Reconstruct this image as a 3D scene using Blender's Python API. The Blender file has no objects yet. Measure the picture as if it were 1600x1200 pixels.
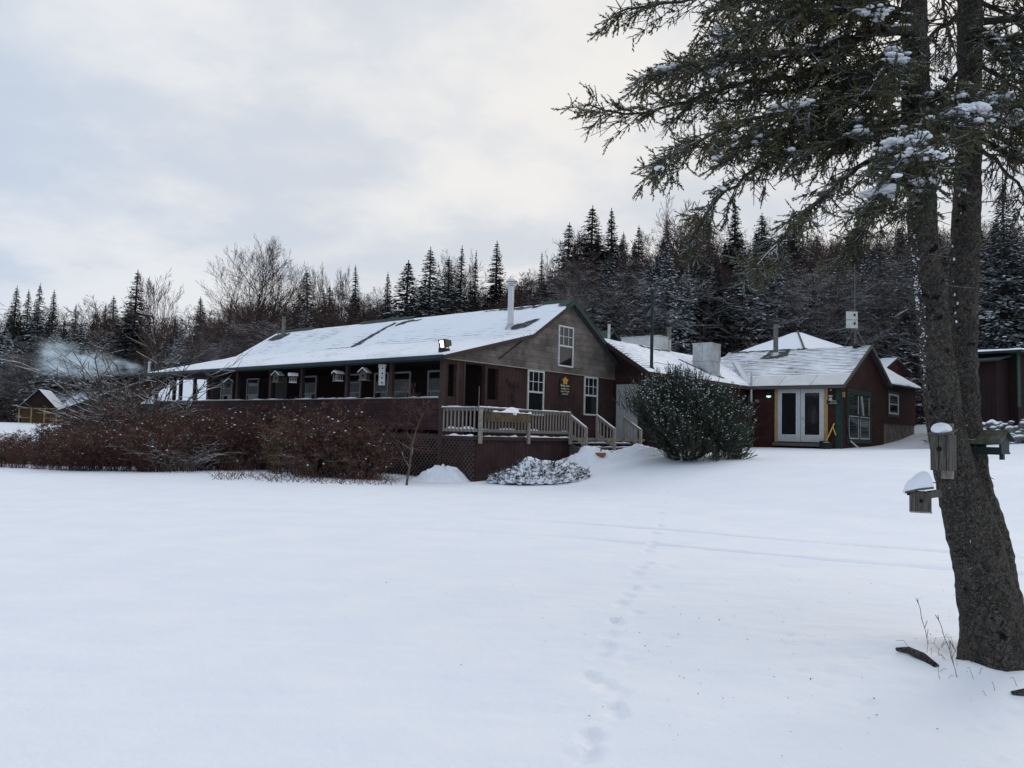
import bpy, math, random
import numpy as np
from mathutils import Vector, Matrix
R_ = random.Random(7)
rng = np.random.default_rng(11)
scene = bpy.context.scene
COL = scene.collection
PI = math.pi

# ------------------------------------------------------------------ camera
EYE = 1.6
FPX, PITCH, ROLL = 1229.0, .0616, .025
_F = np.array([0, math.cos(PITCH), math.sin(PITCH)])
_U = np.array([0, -math.sin(PITCH), math.cos(PITCH)])
_X = np.array([1., 0, 0])
CX = _X*math.cos(ROLL) + _U*math.sin(ROLL)
CY = -_X*math.sin(ROLL) + _U*math.cos(ROLL)
cam_d = bpy.data.cameras.new('camera')
cam = bpy.data.objects.new('camera', cam_d); COL.objects.link(cam)
m = Matrix.Identity(4)
for i in range(3):
    m[i][0] = CX[i]; m[i][1] = CY[i]; m[i][2] = -_F[i]
m[2][3] = EYE
cam.matrix_world = m
cam_d.sensor_fit = 'HORIZONTAL'; cam_d.sensor_width = 36; cam_d.lens = FPX/1600*36
cam_d.clip_start = .05; cam_d.clip_end = 3000
scene.camera = cam

def ray(px, py):
    return _F + CX*(px-800)/FPX - CY*(py-600)/FPX
def at(px, py, y):
    d = ray(px, py); t = y/d[1]
    return np.array([0, 0, EYE]) + d*t

# ------------------------------------------------------------------ numpy value noise
_perm = np.random.default_rng(3).random((256, 256))
def vnoise(x, y):
    x = np.asarray(x, float); y = np.asarray(y, float)
    xi = np.floor(x).astype(int); yi = np.floor(y).astype(int)
    fx = x-xi; fy = y-yi
    fx = fx*fx*(3-2*fx); fy = fy*fy*(3-2*fy)
    a = _perm[xi % 256, yi % 256]; b = _perm[(xi+1) % 256, yi % 256]
    c = _perm[xi % 256, (yi+1) % 256]; d = _perm[(xi+1) % 256, (yi+1) % 256]
    return (a*(1-fx)+b*fx)*(1-fy)+(c*(1-fx)+d*fx)*fy - .5
def fbm(x, y, o=4):
    s = 0; a = 1.
    for i in range(o):
        s = s + a*vnoise(x*2**i+17.3*i, y*2**i-9.1*i); a *= .5
    return s
def sstep(a, b, x):
    t = np.clip((x-a)/(b-a), 0, 1); return t*t*(3-2*t)

# ------------------------------------------------------------------ terrain height
def H(x, y):
    x = np.asarray(x, float); y = np.asarray(y, float)
    d = .8*x+.6*y
    z = np.interp(d, [13, 15.5, 21.4, 28, 33, 36, 45, 58], [0, .08, .85, 1.05, 1.15, 1.25, 1.5, 3.0])
    z = z + 1.2*sstep(40, 70, y)*sstep(-10, -22, x)
    z = z + .6*np.exp(-(((x-21)/5.)**2+((y-29)/4.)**2)) + .9*np.exp(-(((x-27)/4.5)**2+((y-43)/5.)**2))
    ax = x/np.maximum(y, 1)
    sl = np.interp(ax, [-.7, -.3, 0, .15, .5, .9], [.05, .09, .16, .22, .25, .28])
    y0 = np.interp(ax, [-.7, -.45, -.32, -.2, 0, .3], [126, 120, 82, 62, 52, 50])
    z = z + np.clip(y-y0, 0, 95)*sl*sstep(0, 14, y-y0)
    z = z - np.clip(y-215, 0, 300)*.18
    return z
def onground(px, py, ymax=200):
    d = ray(px, py); o = np.array([0, 0, EYE])
    t = 2.
    while t < ymax:
        p = o+d*t
        if p[2] < float(H(p[0], p[1])): return p
        t += .03
    return o+d*ymax

# ------------------------------------------------------------------ materials
def mixrgb(nt, fac, a, b, mode='MIX'):
    n = nt.nodes.new('ShaderNodeMix'); n.data_type = 'RGBA'; n.blend_type = mode
    for idx, v in ((0, fac), (6, a), (7, b)):
        if isinstance(v, bpy.types.NodeSocket): nt.links.new(v, n.inputs[idx])
        elif idx == 0: n.inputs[0].default_value = v
        else: n.inputs[idx].default_value = (*v[:3], 1)
    return n.outputs[2]
def math_(nt, op, a, b=None, c=None):
    n = nt.nodes.new('ShaderNodeMath'); n.operation = op
    for i, v in enumerate((a, b, c)):
        if v is None: continue
        if isinstance(v, bpy.types.NodeSocket): nt.links.new(v, n.inputs[i])
        else: n.inputs[i].default_value = v
    return n.outputs[0]
def mapr(nt, v, a, b, c=0., d=1.):
    n = nt.nodes.new('ShaderNodeMapRange'); n.interpolation_type = 'SMOOTHSTEP'
    nt.links.new(v, n.inputs[0])
    for i, k in enumerate((a, b, c, d)): n.inputs[i+1].default_value = k
    return n.outputs[0]
def noise(nt, vec, scale, detail=4., rough=.55, stretch=None):
    if stretch:
        mp = nt.nodes.new('ShaderNodeMapping'); mp.inputs['Scale'].default_value = stretch
        nt.links.new(vec, mp.inputs[0]); vec = mp.outputs[0]
    n = nt.nodes.new('ShaderNodeTexNoise'); n.inputs['Scale'].default_value = scale
    n.inputs['Detail'].default_value = detail; n.inputs['Roughness'].default_value = rough
    nt.links.new(vec, n.inputs['Vector']); return n.outputs[0]
def newmat(name):
    mt = bpy.data.materials.new(name); mt.use_nodes = True
    nt = mt.node_tree; b = nt.nodes['Principled BSDF']
    tc = nt.nodes.new('ShaderNodeTexCoord')
    return mt, nt, b, tc
def bump(nt, b, h, strength, dist=.02):
    n = nt.nodes.new('ShaderNodeBump'); n.inputs['Strength'].default_value = strength
    n.inputs['Distance'].default_value = dist
    nt.links.new(h, n.inputs['Height']); nt.links.new(n.outputs[0], b.inputs['Normal'])
SNOW = (.84, .87, .92)
def snowfac(nt, tc, amount, lo=.3, hi=.75, nscale=6.):
    g = nt.nodes.new('ShaderNodeNewGeometry')
    s = nt.nodes.new('ShaderNodeSeparateXYZ'); nt.links.new(g.outputs['Normal'], s.inputs[0])
    nz = noise(nt, tc.outputs['Object'], nscale, 3)
    v = math_(nt, 'ADD', s.outputs[2], math_(nt, 'MULTIPLY', math_(nt, 'SUBTRACT', nz, .5), 1.6))
    return math_(nt, 'MULTIPLY', mapr(nt, v, lo, hi), amount)
def M(name, c, rough=.85, var=.35, vs=5., bmp=.0, bs=40., snow=0., metal=0., spec=.3, c2=None, lo=.3, hi=.75, stretch=None, ns=6., objrand=0.):
    mt, nt, b, tc = newmat(name)
    v = noise(nt, tc.outputs['Object'], vs, 5, .6, stretch)
    c2 = c2 or tuple(k*(1-var) for k in c)
    col = mixrgb(nt, mapr(nt, v, .35, .65), c, c2)
    if objrand:
        oi = nt.nodes.new('ShaderNodeObjectInfo')
        col = mixrgb(nt, math_(nt, 'MULTIPLY', oi.outputs['Random'], objrand), col, (c[0]*.55, c[1]*.55, c[2]*.6))
    if snow: col = mixrgb(nt, snowfac(nt, tc, snow, lo, hi, ns), col, SNOW)
    nt.links.new(col, b.inputs['Base Color'])
    b.inputs['Roughness'].default_value = rough; b.inputs['Metallic'].default_value = metal
    b.inputs['Specular IOR Level'].default_value = spec
    if bmp: bump(nt, b, noise(nt, tc.outputs['Object'], bs, 5, .6, stretch), bmp)
    return mt
def M_snow(name, fine=18., strength=.25):
    mt, nt, b, tc = newmat(name)
    v = noise(nt, tc.outputs['Object'], 1.1, 4)
    v2 = noise(nt, tc.outputs['Object'], 90., 3)
    col = mixrgb(nt, mapr(nt, v, .3, .7), (.83, .86, .92), (.88, .895, .93))
    nt.links.new(col, b.inputs['Base Color'])
    b.inputs['Roughness'].default_value = .75; b.inputs['Specular IOR Level'].default_value = .15
    h = math_(nt, 'ADD', noise(nt, tc.outputs['Object'], fine, 5, .6), math_(nt, 'MULTIPLY', v2, .25))
    bump(nt, b, h, strength, .03)
    return mt
def M_siding(name, c, kind, row=.18, wid=.35, mortar=.25, var=.3, snow=0.):
    """kind 'vert' grooved boards, 'course' shingle courses; works on walls along either local axis"""
    mt, nt, b, tc = newmat(name)
    s = nt.nodes.new('ShaderNodeSeparateXYZ'); nt.links.new(tc.outputs['Object'], s.inputs[0])
    h = math_(nt, 'ADD', s.outputs[0], s.outputs[1])
    cb = nt.nodes.new('ShaderNodeCombineXYZ'); nt.links.new(h, cb.inputs[0]); nt.links.new(s.outputs[2], cb.inputs[1])
    nz = noise(nt, cb.outputs[0], 1.3, 5, .65)
    nf = noise(nt, cb.outputs[0], 14, 4, .6, (1, .15, 1) if kind == 'vert' else (.25, 1, 1))
    base = mixrgb(nt, mapr(nt, nz, .3, .7), c, tuple(k*(1-var) for k in c))
    base = mixrgb(nt, math_(nt, 'MULTIPLY', mapr(nt, nf, .35, .7), .45), base, tuple(k*(.5) for k in c))
    if kind == 'vert':
        fr = math_(nt, 'FRACT', math_(nt, 'DIVIDE', h, wid))
        g = mapr(nt, fr, 0., .1)
    else:
        br = nt.nodes.new('ShaderNodeTexBrick'); nt.links.new(cb.outputs[0], br.inputs['Vector'])
        br.inputs['Scale'].default_value = 1; br.inputs['Brick Width'].default_value = wid; br.inputs['Row Height'].default_value = row
        br.inputs['Mortar Size'].default_value = .008; br.inputs['Mortar Smooth'].default_value = .2; br.inputs['Bias'].default_value = 0
        br.inputs['Color1'].default_value = (1, 1, 1, 1); br.inputs['Color2'].default_value = (.62, .62, .62, 1); br.inputs['Mortar'].default_value = (mortar,)*3+(1,)
        base = mixrgb(nt, .8, base, br.outputs[0], 'MULTIPLY')
        fz = math_(nt, 'FRACT', math_(nt, 'DIVIDE', s.outputs[2], row))
        g = math_(nt, 'SUBTRACT', 1., math_(nt, 'MULTIPLY', fz, .8))
    if kind == 'vert': base = mixrgb(nt, g, tuple(k*.35 for k in c), base)
    nt.links.new(base, b.inputs['Base Color'])
    b.inputs['Roughness'].default_value = .85; b.inputs['Specular IOR Level'].default_value = .2
    bump(nt, b, math_(nt, 'ADD', g, math_(nt, 'MULTIPLY', nf, .3)), .6, .02)
    return mt
def M_roof(name, bare, row=.2, bias=0.):
    """thin snow over dark shingles: courses show through as broken dashes; UV in metres"""
    mt, nt, b, tc = newmat(name)
    uv = tc.outputs['UV']
    s = nt.nodes.new('ShaderNodeSeparateXYZ'); nt.links.new(uv, s.inputs[0])
    fz = math_(nt, 'FRACT', math_(nt, 'DIVIDE', s.outputs[1], row))
    line = mapr(nt, fz, .45, .95)                       # thin snow at the lower lip of a course
    n1 = noise(nt, uv, .35, 4, .6)                      # broad patches
    n2 = noise(nt, uv, 2.6, 4, .65, (.55, 2.2, 1))      # dashes along a course
    v = math_(nt, 'ADD', math_(nt, 'MULTIPLY', n1, 1.1), math_(nt, 'MULTIPLY', n2, 1.0))
    v = math_(nt, 'ADD', v, math_(nt, 'MULTIPLY', line, .38))
    fac = mapr(nt, v, 1.62-bare, 1.95-bare)             # 1 = shingle shows
    n3 = noise(nt, uv, 9., 3)
    sh = mixrgb(nt, n3, (.05, .055, .06), (.11, .115, .12))
    col = mixrgb(nt, fac, SNOW, sh)
    nt.links.new(col, b.inputs['Base Color'])
    b.inputs['Roughness'].default_value = .8; b.inputs['Specular IOR Level'].default_value = .2
    hh = math_(nt, 'SUBTRACT', math_(nt, 'MULTIPLY', noise(nt, uv, 5., 4), .4), fac)
    bump(nt, b, math_(nt, 'ADD', hh, math_(nt, 'MULTIPLY', fz, -.35)), .5, .03)
    return mt
def M_glass(name):
    mt, nt, b, tc = newmat(name)
    n = noise(nt, tc.outputs['Object'], 1.2, 2)
    nt.links.new(mixrgb(nt, n, (.006, .007, .008), (.02, .02, .022)), b.inputs['Base Color'])
    b.inputs['Roughness'].default_value = .06; b.inputs['Specular IOR Level'].default_value = .5
    bump(nt, b, noise(nt, tc.outputs['Object'], 2.5, 2), .05, .02)
    return mt
def M_emit(name, c, s):
    mt, nt, b, tc = newmat(name)
    nt.links.new(mixrgb(nt, noise(nt, tc.outputs['Object'], 12, 2), c, tuple(k*.8 for k in c)), b.inputs['Emission Color'])
    b.inputs['Base Color'].default_value = (*c, 1); b.inputs['Emission Strength'].default_value = s
    return mt
def M_bark(name):
    mt, nt, b, tc = newmat(name)
    o = tc.outputs['Object']
    wn = nt.nodes.new('ShaderNodeTexNoise'); wn.inputs['Scale'].default_value = 20; wn.inputs['Detail'].default_value = 3; nt.links.new(o, wn.inputs['Vector'])
    wv = mixrgb(nt, .16, o, wn.outputs[1])
    mp = nt.nodes.new('ShaderNodeMapping'); mp.inputs['Scale'].default_value = (1, 1, .7); nt.links.new(wv, mp.inputs[0])
    vo = nt.nodes.new('ShaderNodeTexVoronoi'); vo.inputs['Scale'].default_value = 62; nt.links.new(mp.outputs[0], vo.inputs['Vector'])
    v2 = nt.nodes.new('ShaderNodeTexVoronoi'); v2.inputs['Scale'].default_value = 90; nt.links.new(mp.outputs[0], v2.inputs['Vector'])
    cs_ = nt.nodes.new('ShaderNodeSeparateColor'); nt.links.new(vo.outputs['Color'], cs_.inputs[0])
    cs2 = nt.nodes.new('ShaderNodeSeparateColor'); nt.links.new(v2.outputs['Color'], cs2.inputs[0])
    n1 = noise(nt, o, 3.5, 6, .7); n2 = noise(nt, o, 60, 4, .7); n3 = noise(nt, o, 8, 4, .6)
    c = mixrgb(nt, mapr(nt, cs_.outputs[0], .1, .95), (.078, .066, .056), (.19, .168, .146))
    c = mixrgb(nt, math_(nt, 'MULTIPLY', mapr(nt, n1, .4, .62), .5), c, (.055, .048, .042))
    c = mixrgb(nt, mapr(nt, vo.outputs['Distance'], .5, .9), c, (.026, .023, .021))      # cracks between the scales
    c = mixrgb(nt, mapr(nt, cs2.outputs[1], .84, .93), c, (.2, .19, .172))                 # pale lichen flecks
    c = mixrgb(nt, math_(nt, 'MULTIPLY', mapr(nt, n3, .58, .7), .45), c, (.06, .066, .028))
    c = mixrgb(nt, mapr(nt, n3, .385, .32), c, (.012, .011, .01))                          # dark pitch scars
    nt.links.new(c, b.inputs['Base Color']); b.inputs['Roughness'].default_value = .92; b.inputs['Specular IOR Level'].default_value = .15
    bump(nt, b, math_(nt, 'ADD', math_(nt, 'MULTIPLY', vo.outputs['Distance'], -1.2), math_(nt, 'ADD', math_(nt, 'MULTIPLY', cs_.outputs[0], .8), n2)), 1., .03)
    return mt
W = {}
W['snow'] = M_snow('field snow', 9., .3)
W['pile'] = M_snow('shovelled snow', 5., .6)
W['clump'] = M_snow('clinging snow', 25., .4)
W['floor'] = M('forest floor', (.055, .042, .034), .95, .4, 1.2, .6, 8, snow=.55, lo=1.0, hi=1.3, ns=2.2)
W['roof_l'] = M_roof('lodge roof snow', .26)
W['roof_clean'] = M_roof('eave roof snow', .02)
W['roof_w'] = M_roof('wing roof snow', .36)
W['roof_k'] = M_roof('cabin roof snow', .55)
W['shingle'] = M('bare shingle', (.07, .075, .08), .9, .4, 8, .5, 30)
W['brown'] = M_siding('brown grooved siding', (.066, .035, .033), 'vert', wid=.2, var=.5)
W['brown_c'] = M_siding('brown shingle courses', (.068, .034, .034), 'course', row=.21, wid=.5, mortar=.3, var=.5)
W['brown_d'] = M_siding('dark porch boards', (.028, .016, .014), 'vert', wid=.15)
W['grey'] = M_siding('grey weathered shakes', (.25, .215, .19), 'course', row=.24, wid=.85, mortar=.3, var=.55)
W['red'] = M_siding('barn red shingles', (.062, .021, .018), 'course', row=.16, wid=.3, mortar=.45)
W['cabinbrown'] = M_siding('dark cabin boards', (.022, .011, .011), 'vert', wid=.2)
W['redv'] = M_siding('dark red boards', (.075, .024, .02), 'vert', wid=.22)
W['brownpaint'] = M('brown trim paint', (.055, .032, .029), .7, .3, 6)
W['lattice'] = M('lattice strips', (.095, .062, .055), .8, .4, 4)
W['green'] = M('green trim paint', (.013, .042, .031), .6, .35, 5)
W['gutter'] = M('dull green gutter', (.016, .036, .032), .5, .4, 1.5)
W['greendark'] = M('green black fascia', (.012, .028, .026), .6, .35, 3)
W['white'] = M('white trim paint', (.62, .62, .6), .6, .2, 6)
W['offwhite'] = M('chalky white panel', (.55, .56, .55), .6, .15, 3)
W['doorgrey'] = M('primed door', (.5, .51, .5), .55, .1, 4)
W['porchdoor'] = M('greyish door paint', (.11, .1, .1), .7, .2, 3)
W['pine'] = M('new pine board', (.44, .28, .12), .7, .35, 9, stretch=(6, 6, .6))
W['wood'] = M('weathered deck wood', (.36, .315, .275), .85, .5, 10, .3, 50, stretch=(4, 4, 1))
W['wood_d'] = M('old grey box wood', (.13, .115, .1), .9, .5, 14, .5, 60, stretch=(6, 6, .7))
W['plywood'] = M('bare board', (.13, .10, .055), .85, .5, 6)
W['yellowpost'] = M('peeled yellow post', (.33, .28, .12), .8, .3, 6)
W['glass'] = M_glass('window glass')
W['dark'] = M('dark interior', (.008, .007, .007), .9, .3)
W['steel'] = M('stainless flue', (.62, .62, .62), .28, .25, 5, metal=1., stretch=(8, 8, .4))
W['galv'] = M('galvanised sheet', (.5, .51, .52), .45, .25, 4, metal=.7)
W['tin'] = M('dull old pipe', (.2, .19, .165), .6, .5, 8, metal=.4)
W['black'] = M('black metal', (.015, .015, .016), .6, .3)
W['concrete'] = M('concrete footing', (.2, .175, .14), .9, .5, 3, .4, 30)
W['flash'] = M('snowy eave flashing', (.66, .67, .68), .55, .12, 2.5)
W['stone'] = M('field stone', (.16, .15, .14), .9, .5, 4, .6, 15, snow=1., lo=.2, hi=.6, ns=2.)
W['clay'] = M('terracotta', (.36, .14, .08), .8, .3, 10)
W['bark'] = M_bark('spruce bark')
W['twigbark'] = M('spruce twig bark', (.05, .042, .036), .9, .4, 20, snow=.85, lo=.55, hi=.95)
W['needle'] = M('spruce needles', (.125, .115, .045), .65, .55, 3., c2=(.045, .05, .024), snow=.45, lo=.6, hi=1.15, ns=9.)
W['mugo'] = M('pine needles', (.045, .07, .034), .6, .5, 2.5, c2=(.02, .033, .019), snow=.4, lo=.7, hi=1.2)
W['conif'] = M('forest conifer', (.03, .04, .033), .8, .45, .8, c2=(.013, .019, .017), snow=.75, lo=.62, hi=1.05, ns=1.4, objrand=.5)
W['conif_d'] = M('dark forest conifer', (.024, .032, .026), .8, .45, .8, c2=(.011, .016, .014), snow=.22, lo=.75, hi=1.2, ns=1.4, objrand=.5)
W['conif_b'] = M('frosted conifer', (.04, .05, .046), .8, .45, .8, c2=(.016, .022, .022), snow=.95, lo=.35, hi=.9, ns=1.2)
W['trunk'] = M('forest bark', (.06, .05, .045), .9, .4, 3., snow=.4, lo=.5, hi=.9)
W['bare_b'] = M('red brown twigs', (.085, .047, .04), .9, .4, .5, snow=.18, lo=.7, hi=1.2, ns=1.5, objrand=.5)
W['bare_g'] = M('grey frosted twigs', (.09, .07, .062), .9, .4, .5, snow=.7, lo=.5, hi=1.15, ns=1.2, objrand=.4)
W['weed'] = M('dry red brown weeds', (.135, .06, .046), .9, .55, 2.2, c2=(.05, .026, .021), snow=.22, lo=.8, hi=1.3, ns=4., objrand=.4)
W['weed_p'] = M('dry seed heads', (.15, .09, .065), .9, .5, 3., c2=(.06, .036, .03), snow=.35, lo=.7, hi=1.2, ns=4., objrand=.3)
W['weed_y'] = M('dry tan weeds', (.16, .105, .055), .9, .5, 3., snow=.5, lo=.6, hi=1.1, ns=4.)
W['weed_g'] = M('grey arching stems', (.11, .085, .07), .9, .4, 3., snow=.8, lo=.55, hi=1.1, ns=2.)
W['juniper'] = M('low juniper', (.02, .028, .02), .8, .4, 5., snow=.9, lo=.55, hi=1., ns=5.)
W['log'] = M('brown log wall', (.16, .085, .035), .8, .5, 4)
W['reflection_panel'] = M('grey window blind', (.22, .22, .225), .7, .2, 3)
W['melt'] = M('half bare shingle', (.06, .065, .07), .9, .4, 8, .5, 30, snow=1., lo=1.02, hi=1.2, ns=7.)
W['moss'] = M('mossy board', (.06, .062, .032), .9, .5, 14, .4, 40, snow=.5, lo=.9, hi=1.4, c2=(.12, .115, .1), ns=14.)
W['lamp'] = M_emit('lit lamp glass', (1., 1., .92), 1.6)
W['lampg'] = M_emit('lit greenish lamp', (.55, .95, .8), 1.2)
W['sign'] = M('sign board', (.02, .009, .008), .6, .3, 5)
W['letter'] = M('cream lettering', (.75, .7, .6), .6, .1)
W['gold'] = M('gold leaf emblem', (.6, .33, .06), .5, .35, 25)
W['shovel'] = M('yellow handle', (.65, .42, .08), .6, .2)

# ------------------------------------------------------------------ mesh helpers
class MB:
    def __init__(s): s.v = []; s.f = []; s.m = []; s.n = 0
    def add(s, verts, faces, mi=0):
        s.v.append(np.asarray(verts, float).reshape(-1, 3))
        for f in faces: s.f.append(tuple(i+s.n for i in f)); s.m.append(mi)
        s.n += len(s.v[-1]); return s
    def box(s, x0, x1, y0, y1, z0, z1, mi=0):
        v = [(x, y, z) for z in (z0, z1) for y in (y0, y1) for x in (x0, x1)]
        return s.add(v, [(0, 2, 3, 1), (4, 5, 7, 6), (0, 1, 5, 4), (2, 6, 7, 3), (0, 4, 6, 2), (1, 3, 7, 5)], mi)
    def beam(s, p, q, w, h, up=(0, 0, 1), mi=0):
        p = Vector(p); q = Vector(q); d = (q-p).normalized(); a = d.cross(Vector(up))
        if a.length < 1e-4: a = d.cross(Vector((1, 0, 0)))
        a.normalize(); b = a.cross(d)
        v = []
        for c in (p, q):
            for i, j in ((-1, -1), (1, -1), (1, 1), (-1, 1)): v.append(c+a*(w/2*i)+b*(h/2*j))
        return s.add([tuple(k) for k in v], [(3, 2, 1, 0), (4, 5, 6, 7), (0, 1, 5, 4), (1, 2, 6, 5), (2, 3, 7, 6), (3, 0, 4, 7)], mi)
    def prism(s, poly, ext, mi=0):
        n = len(poly); a = np.array(poly, float); e = np.array(ext, float)
        return s.add(np.vstack([a, a+e]), [tuple(range(n))[::-1], tuple(range(n, 2*n))]+[(i, (i+1) % n, n+(i+1) % n, n+i) for i in range(n)], mi)
    def lathe(s, c, prof, k=16, axis=(0, 0, 1), mi=0):
        ax = Vector(axis).normalized(); a = ax.orthogonal().normalized(); b = ax.cross(a); c = Vector(c)
        v = []; f = []
        for r, z in prof:
            for i in range(k):
                t = 2*PI*i/k; v.append(tuple(c+ax*z+(a*math.cos(t)+b*math.sin(t))*r))
        for j in range(len(prof)-1):
            for i in range(k):
                i2 = (i+1) % k; f.append((j*k+i, j*k+i2, (j+1)*k+i2, (j+1)*k+i))
        f.append(tuple(range(k))[::-1]); f.append(tuple(range((len(prof)-1)*k, len(prof)*k)))
        return s.add(v, f, mi)
    def tube(s, pts, radii, k=8, mi=0):
        pts = [Vector(p) for p in pts]; v = []; f = []; a = None
        for i, p in enumerate(pts):
            t = (pts[min(i+1, len(pts)-1)]-pts[max(i-1, 0)]).normalized()
            if a is None: a = t.orthogonal().normalized()
            a = (a-t*a.dot(t)).normalized(); b = t.cross(a)
            r = radii[i] if hasattr(radii, '__len__') else radii
            for j in range(k):
                q = 2*PI*j/k; v.append(tuple(p+(a*math.cos(q)+b*math.sin(q))*r))
        for i in range(len(pts)-1):
            for j in range(k):
                j2 = (j+1) % k; f.append((i*k+j, i*k+j2, (i+1)*k+j2, (i+1)*k+j))
        f.append(tuple(range(k))[::-1]); f.append(tuple(range((len(pts)-1)*k, len(pts)*k)))
        return s.add(v, f, mi)
    def blob(s, c, rx, ry, rz, seed=0, nu=10, nv=6, rough=.25, mi=0):
        r = random.Random(seed); v = []; f = []
        ph = [r.uniform(0, 6) for _ in range(4)]
        for j in range(nv+1):
            th = PI*j/nv
            for i in range(nu):
                a = 2*PI*i/nu
                k = 1+rough*(math.sin(3*a+ph[0]+th*2)*.5+math.sin(2*a+ph[1])*.3+math.sin(5*a+ph[2]+3*th)*.3)*math.sin(th)
                v.append((c[0]+rx*k*math.sin(th)*math.cos(a), c[1]+ry*k*math.sin(th)*math.sin(a), c[2]+rz*math.cos(th)))
        for j in range(nv):
            for i in range(nu):
                i2 = (i+1) % nu; f.append((j*nu+i, (j+1)*nu+i, (j+1)*nu+i2, j*nu+i2))
        return s.add(v, f, mi)
    def build(s, name, mats, parent=None, smooth=False, loc=None):
        me = bpy.data.meshes.new(name)
        me.from_pydata(np.vstack(s.v).tolist(), [], s.f)
        mats = mats if isinstance(mats, (list, tuple)) else [mats]
        for q in mats: me.materials.append(q)
        if len(mats) > 1: me.polygons.foreach_set('material_index', s.m)
        if smooth: me.polygons.foreach_set('use_smooth', [True]*len(me.polygons))
        me.update()
        return link(name, me, parent, loc)
def link(name, me, parent=None, loc=None):
    o = bpy.data.objects.new(name, me); COL.objects.link(o)
    if parent is not None: o.parent = parent
    if loc is not None: o.location = loc
    return o
def npmesh(name, V, Fc, mats, mi=None, smooth=False):
    """V (n,3), Fc (m,k) one face size"""
    V = np.asarray(V, np.float32); Fc = np.asarray(Fc, np.int32); mct, k = Fc.shape
    me = bpy.data.meshes.new(name)
    me.vertices.add(len(V)); me.vertices.foreach_set('co', V.ravel())
    me.loops.add(mct*k); me.loops.foreach_set('vertex_index', Fc.ravel())
    me.polygons.add(mct); me.polygons.foreach_set('loop_start', np.arange(0, mct*k, k, dtype=np.int32))
    for q in (mats if isinstance(mats, (list, tuple)) else [mats]): me.materials.append(q)
    if mi is not None: me.polygons.foreach_set('material_index', np.asarray(mi, np.int32))
    if smooth: me.polygons.foreach_set('use_smooth', np.ones(mct, bool))
    me.update(calc_edges=True); me.validate()
    return me
def tag(o, label=None, cat=None, group=None, kind=None):
    if label: o['label'] = label
    if cat: o['category'] = cat
    if group: o['group'] = group
    if kind: o['kind'] = kind
    return o
def thing(name, label, cat, loc=(0, 0, 0), rz=0., group=None):
    o = bpy.data.objects.new(name, None); o.empty_display_size = .3
    COL.objects.link(o); o.location = loc; o.rotation_euler = (0, 0, rz)
    return tag(o, label, cat, group)
def copy_tree(o, parent=None):
    c = o.copy(); COL.objects.link(c)
    if parent is not None: c.parent = parent
    for ch in list(o.children): copy_tree(ch, c)
    return c

# segments (n) -> open prisms, quads
def seg_mesh(P, Q, r0, r1, k=3):
    P = np.asarray(P); Q = np.asarray(Q); n = len(P)
    d = Q-P; d /= np.maximum(np.linalg.norm(d, axis=1, keepdims=True), 1e-9)
    ref = np.where(np.abs(d[:, 2:3]) > .9, np.array([[1., 0, 0]]), np.array([[0, 0, 1.]]))
    a = np.cross(d, ref); a /= np.linalg.norm(a, axis=1, keepdims=True); b = np.cross(d, a)
    V = np.zeros((n, 2*k, 3))
    for i in range(k):
        t = 2*PI*i/k+.5; o = a*math.cos(t)+b*math.sin(t)
        V[:, i] = P+o*np.asarray(r0)[:, None]; V[:, k+i] = Q+o*np.asarray(r1)[:, None]
    F = np.array([[i, (i+1) % k, k+(i+1) % k, k+i] for i in range(k)])
    F = (F[None]+(np.arange(n)*2*k)[:, None, None]).reshape(-1, 4)
    return V.reshape(-1, 3), F
# kites: base b, tip direction d (len), half width vector w
def kite_mesh(B, D, Wd, mid=.4):
    n = len(B); V = np.zeros((n, 4, 3))
    V[:, 0] = B; V[:, 1] = B+D*mid+Wd; V[:, 2] = B+D; V[:, 3] = B+D*mid-Wd
    F = np.arange(n*4).reshape(n, 4)
    return V.reshape(-1, 3), F
def rot_to(d):
    """(n,3) dirs -> (n,3,3) bases with columns (a,b,d)"""
    d = d/np.linalg.norm(d, axis=1, keepdims=True)
    ref = np.where(np.abs(d[:, 2:3]) > .9, np.array([[1., 0, 0]]), np.array([[0, 0, 1.]]))
    a = np.cross(ref, d); a /= np.linalg.norm(a, axis=1, keepdims=True); b = np.cross(d, a)
    return np.stack([a, b, d], axis=2)
def join(parts):
    """[(V,F4,mi)] -> V,F,mi"""
    V = []; F = []; Mi = []; n = 0
    for v, f, mi in parts:
        V.append(v); F.append(f+n); Mi.append(np.full(len(f), mi)); n += len(v)
    return np.vstack(V), np.vstack(F), np.concatenate(Mi)

# ------------------------------------------------------------------ world & sun
SUN_EL, SUN_AZ = math.radians(24), math.radians(40)     # azimuth east of +y
w = bpy.data.worlds.new('World'); scene.world = w; w.use_nodes = True
nt = w.node_tree; bg = nt.nodes['Background']
sky = nt.nodes.new('ShaderNodeTexSky'); sky.sky_type = 'NISHITA'; sky.sun_disc = False
sky.sun_elevation = SUN_EL; sky.sun_rotation = SUN_AZ; sky.air_density = 1.2; sky.dust_density = 1.0
tc = nt.nodes.new('ShaderNodeTexCoord')
sp = nt.nodes.new('ShaderNodeSeparateXYZ'); nt.links.new(tc.outputs['Generated'], sp.inputs[0])
zz = math_(nt, 'ADD', math_(nt, 'MAXIMUM', sp.outputs[2], 0.), .22)
cb = nt.nodes.new('ShaderNodeCombineXYZ')
nt.links.new(math_(nt, 'DIVIDE', sp.outputs[0], zz), cb.inputs[0]); nt.links.new(math_(nt, 'DIVIDE', sp.outputs[1], zz), cb.inputs[1])
n1 = noise(nt, cb.outputs[0], 1.0, 5, .5); n2 = noise(nt, cb.outputs[0], 2.6, 6, .58)
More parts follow.
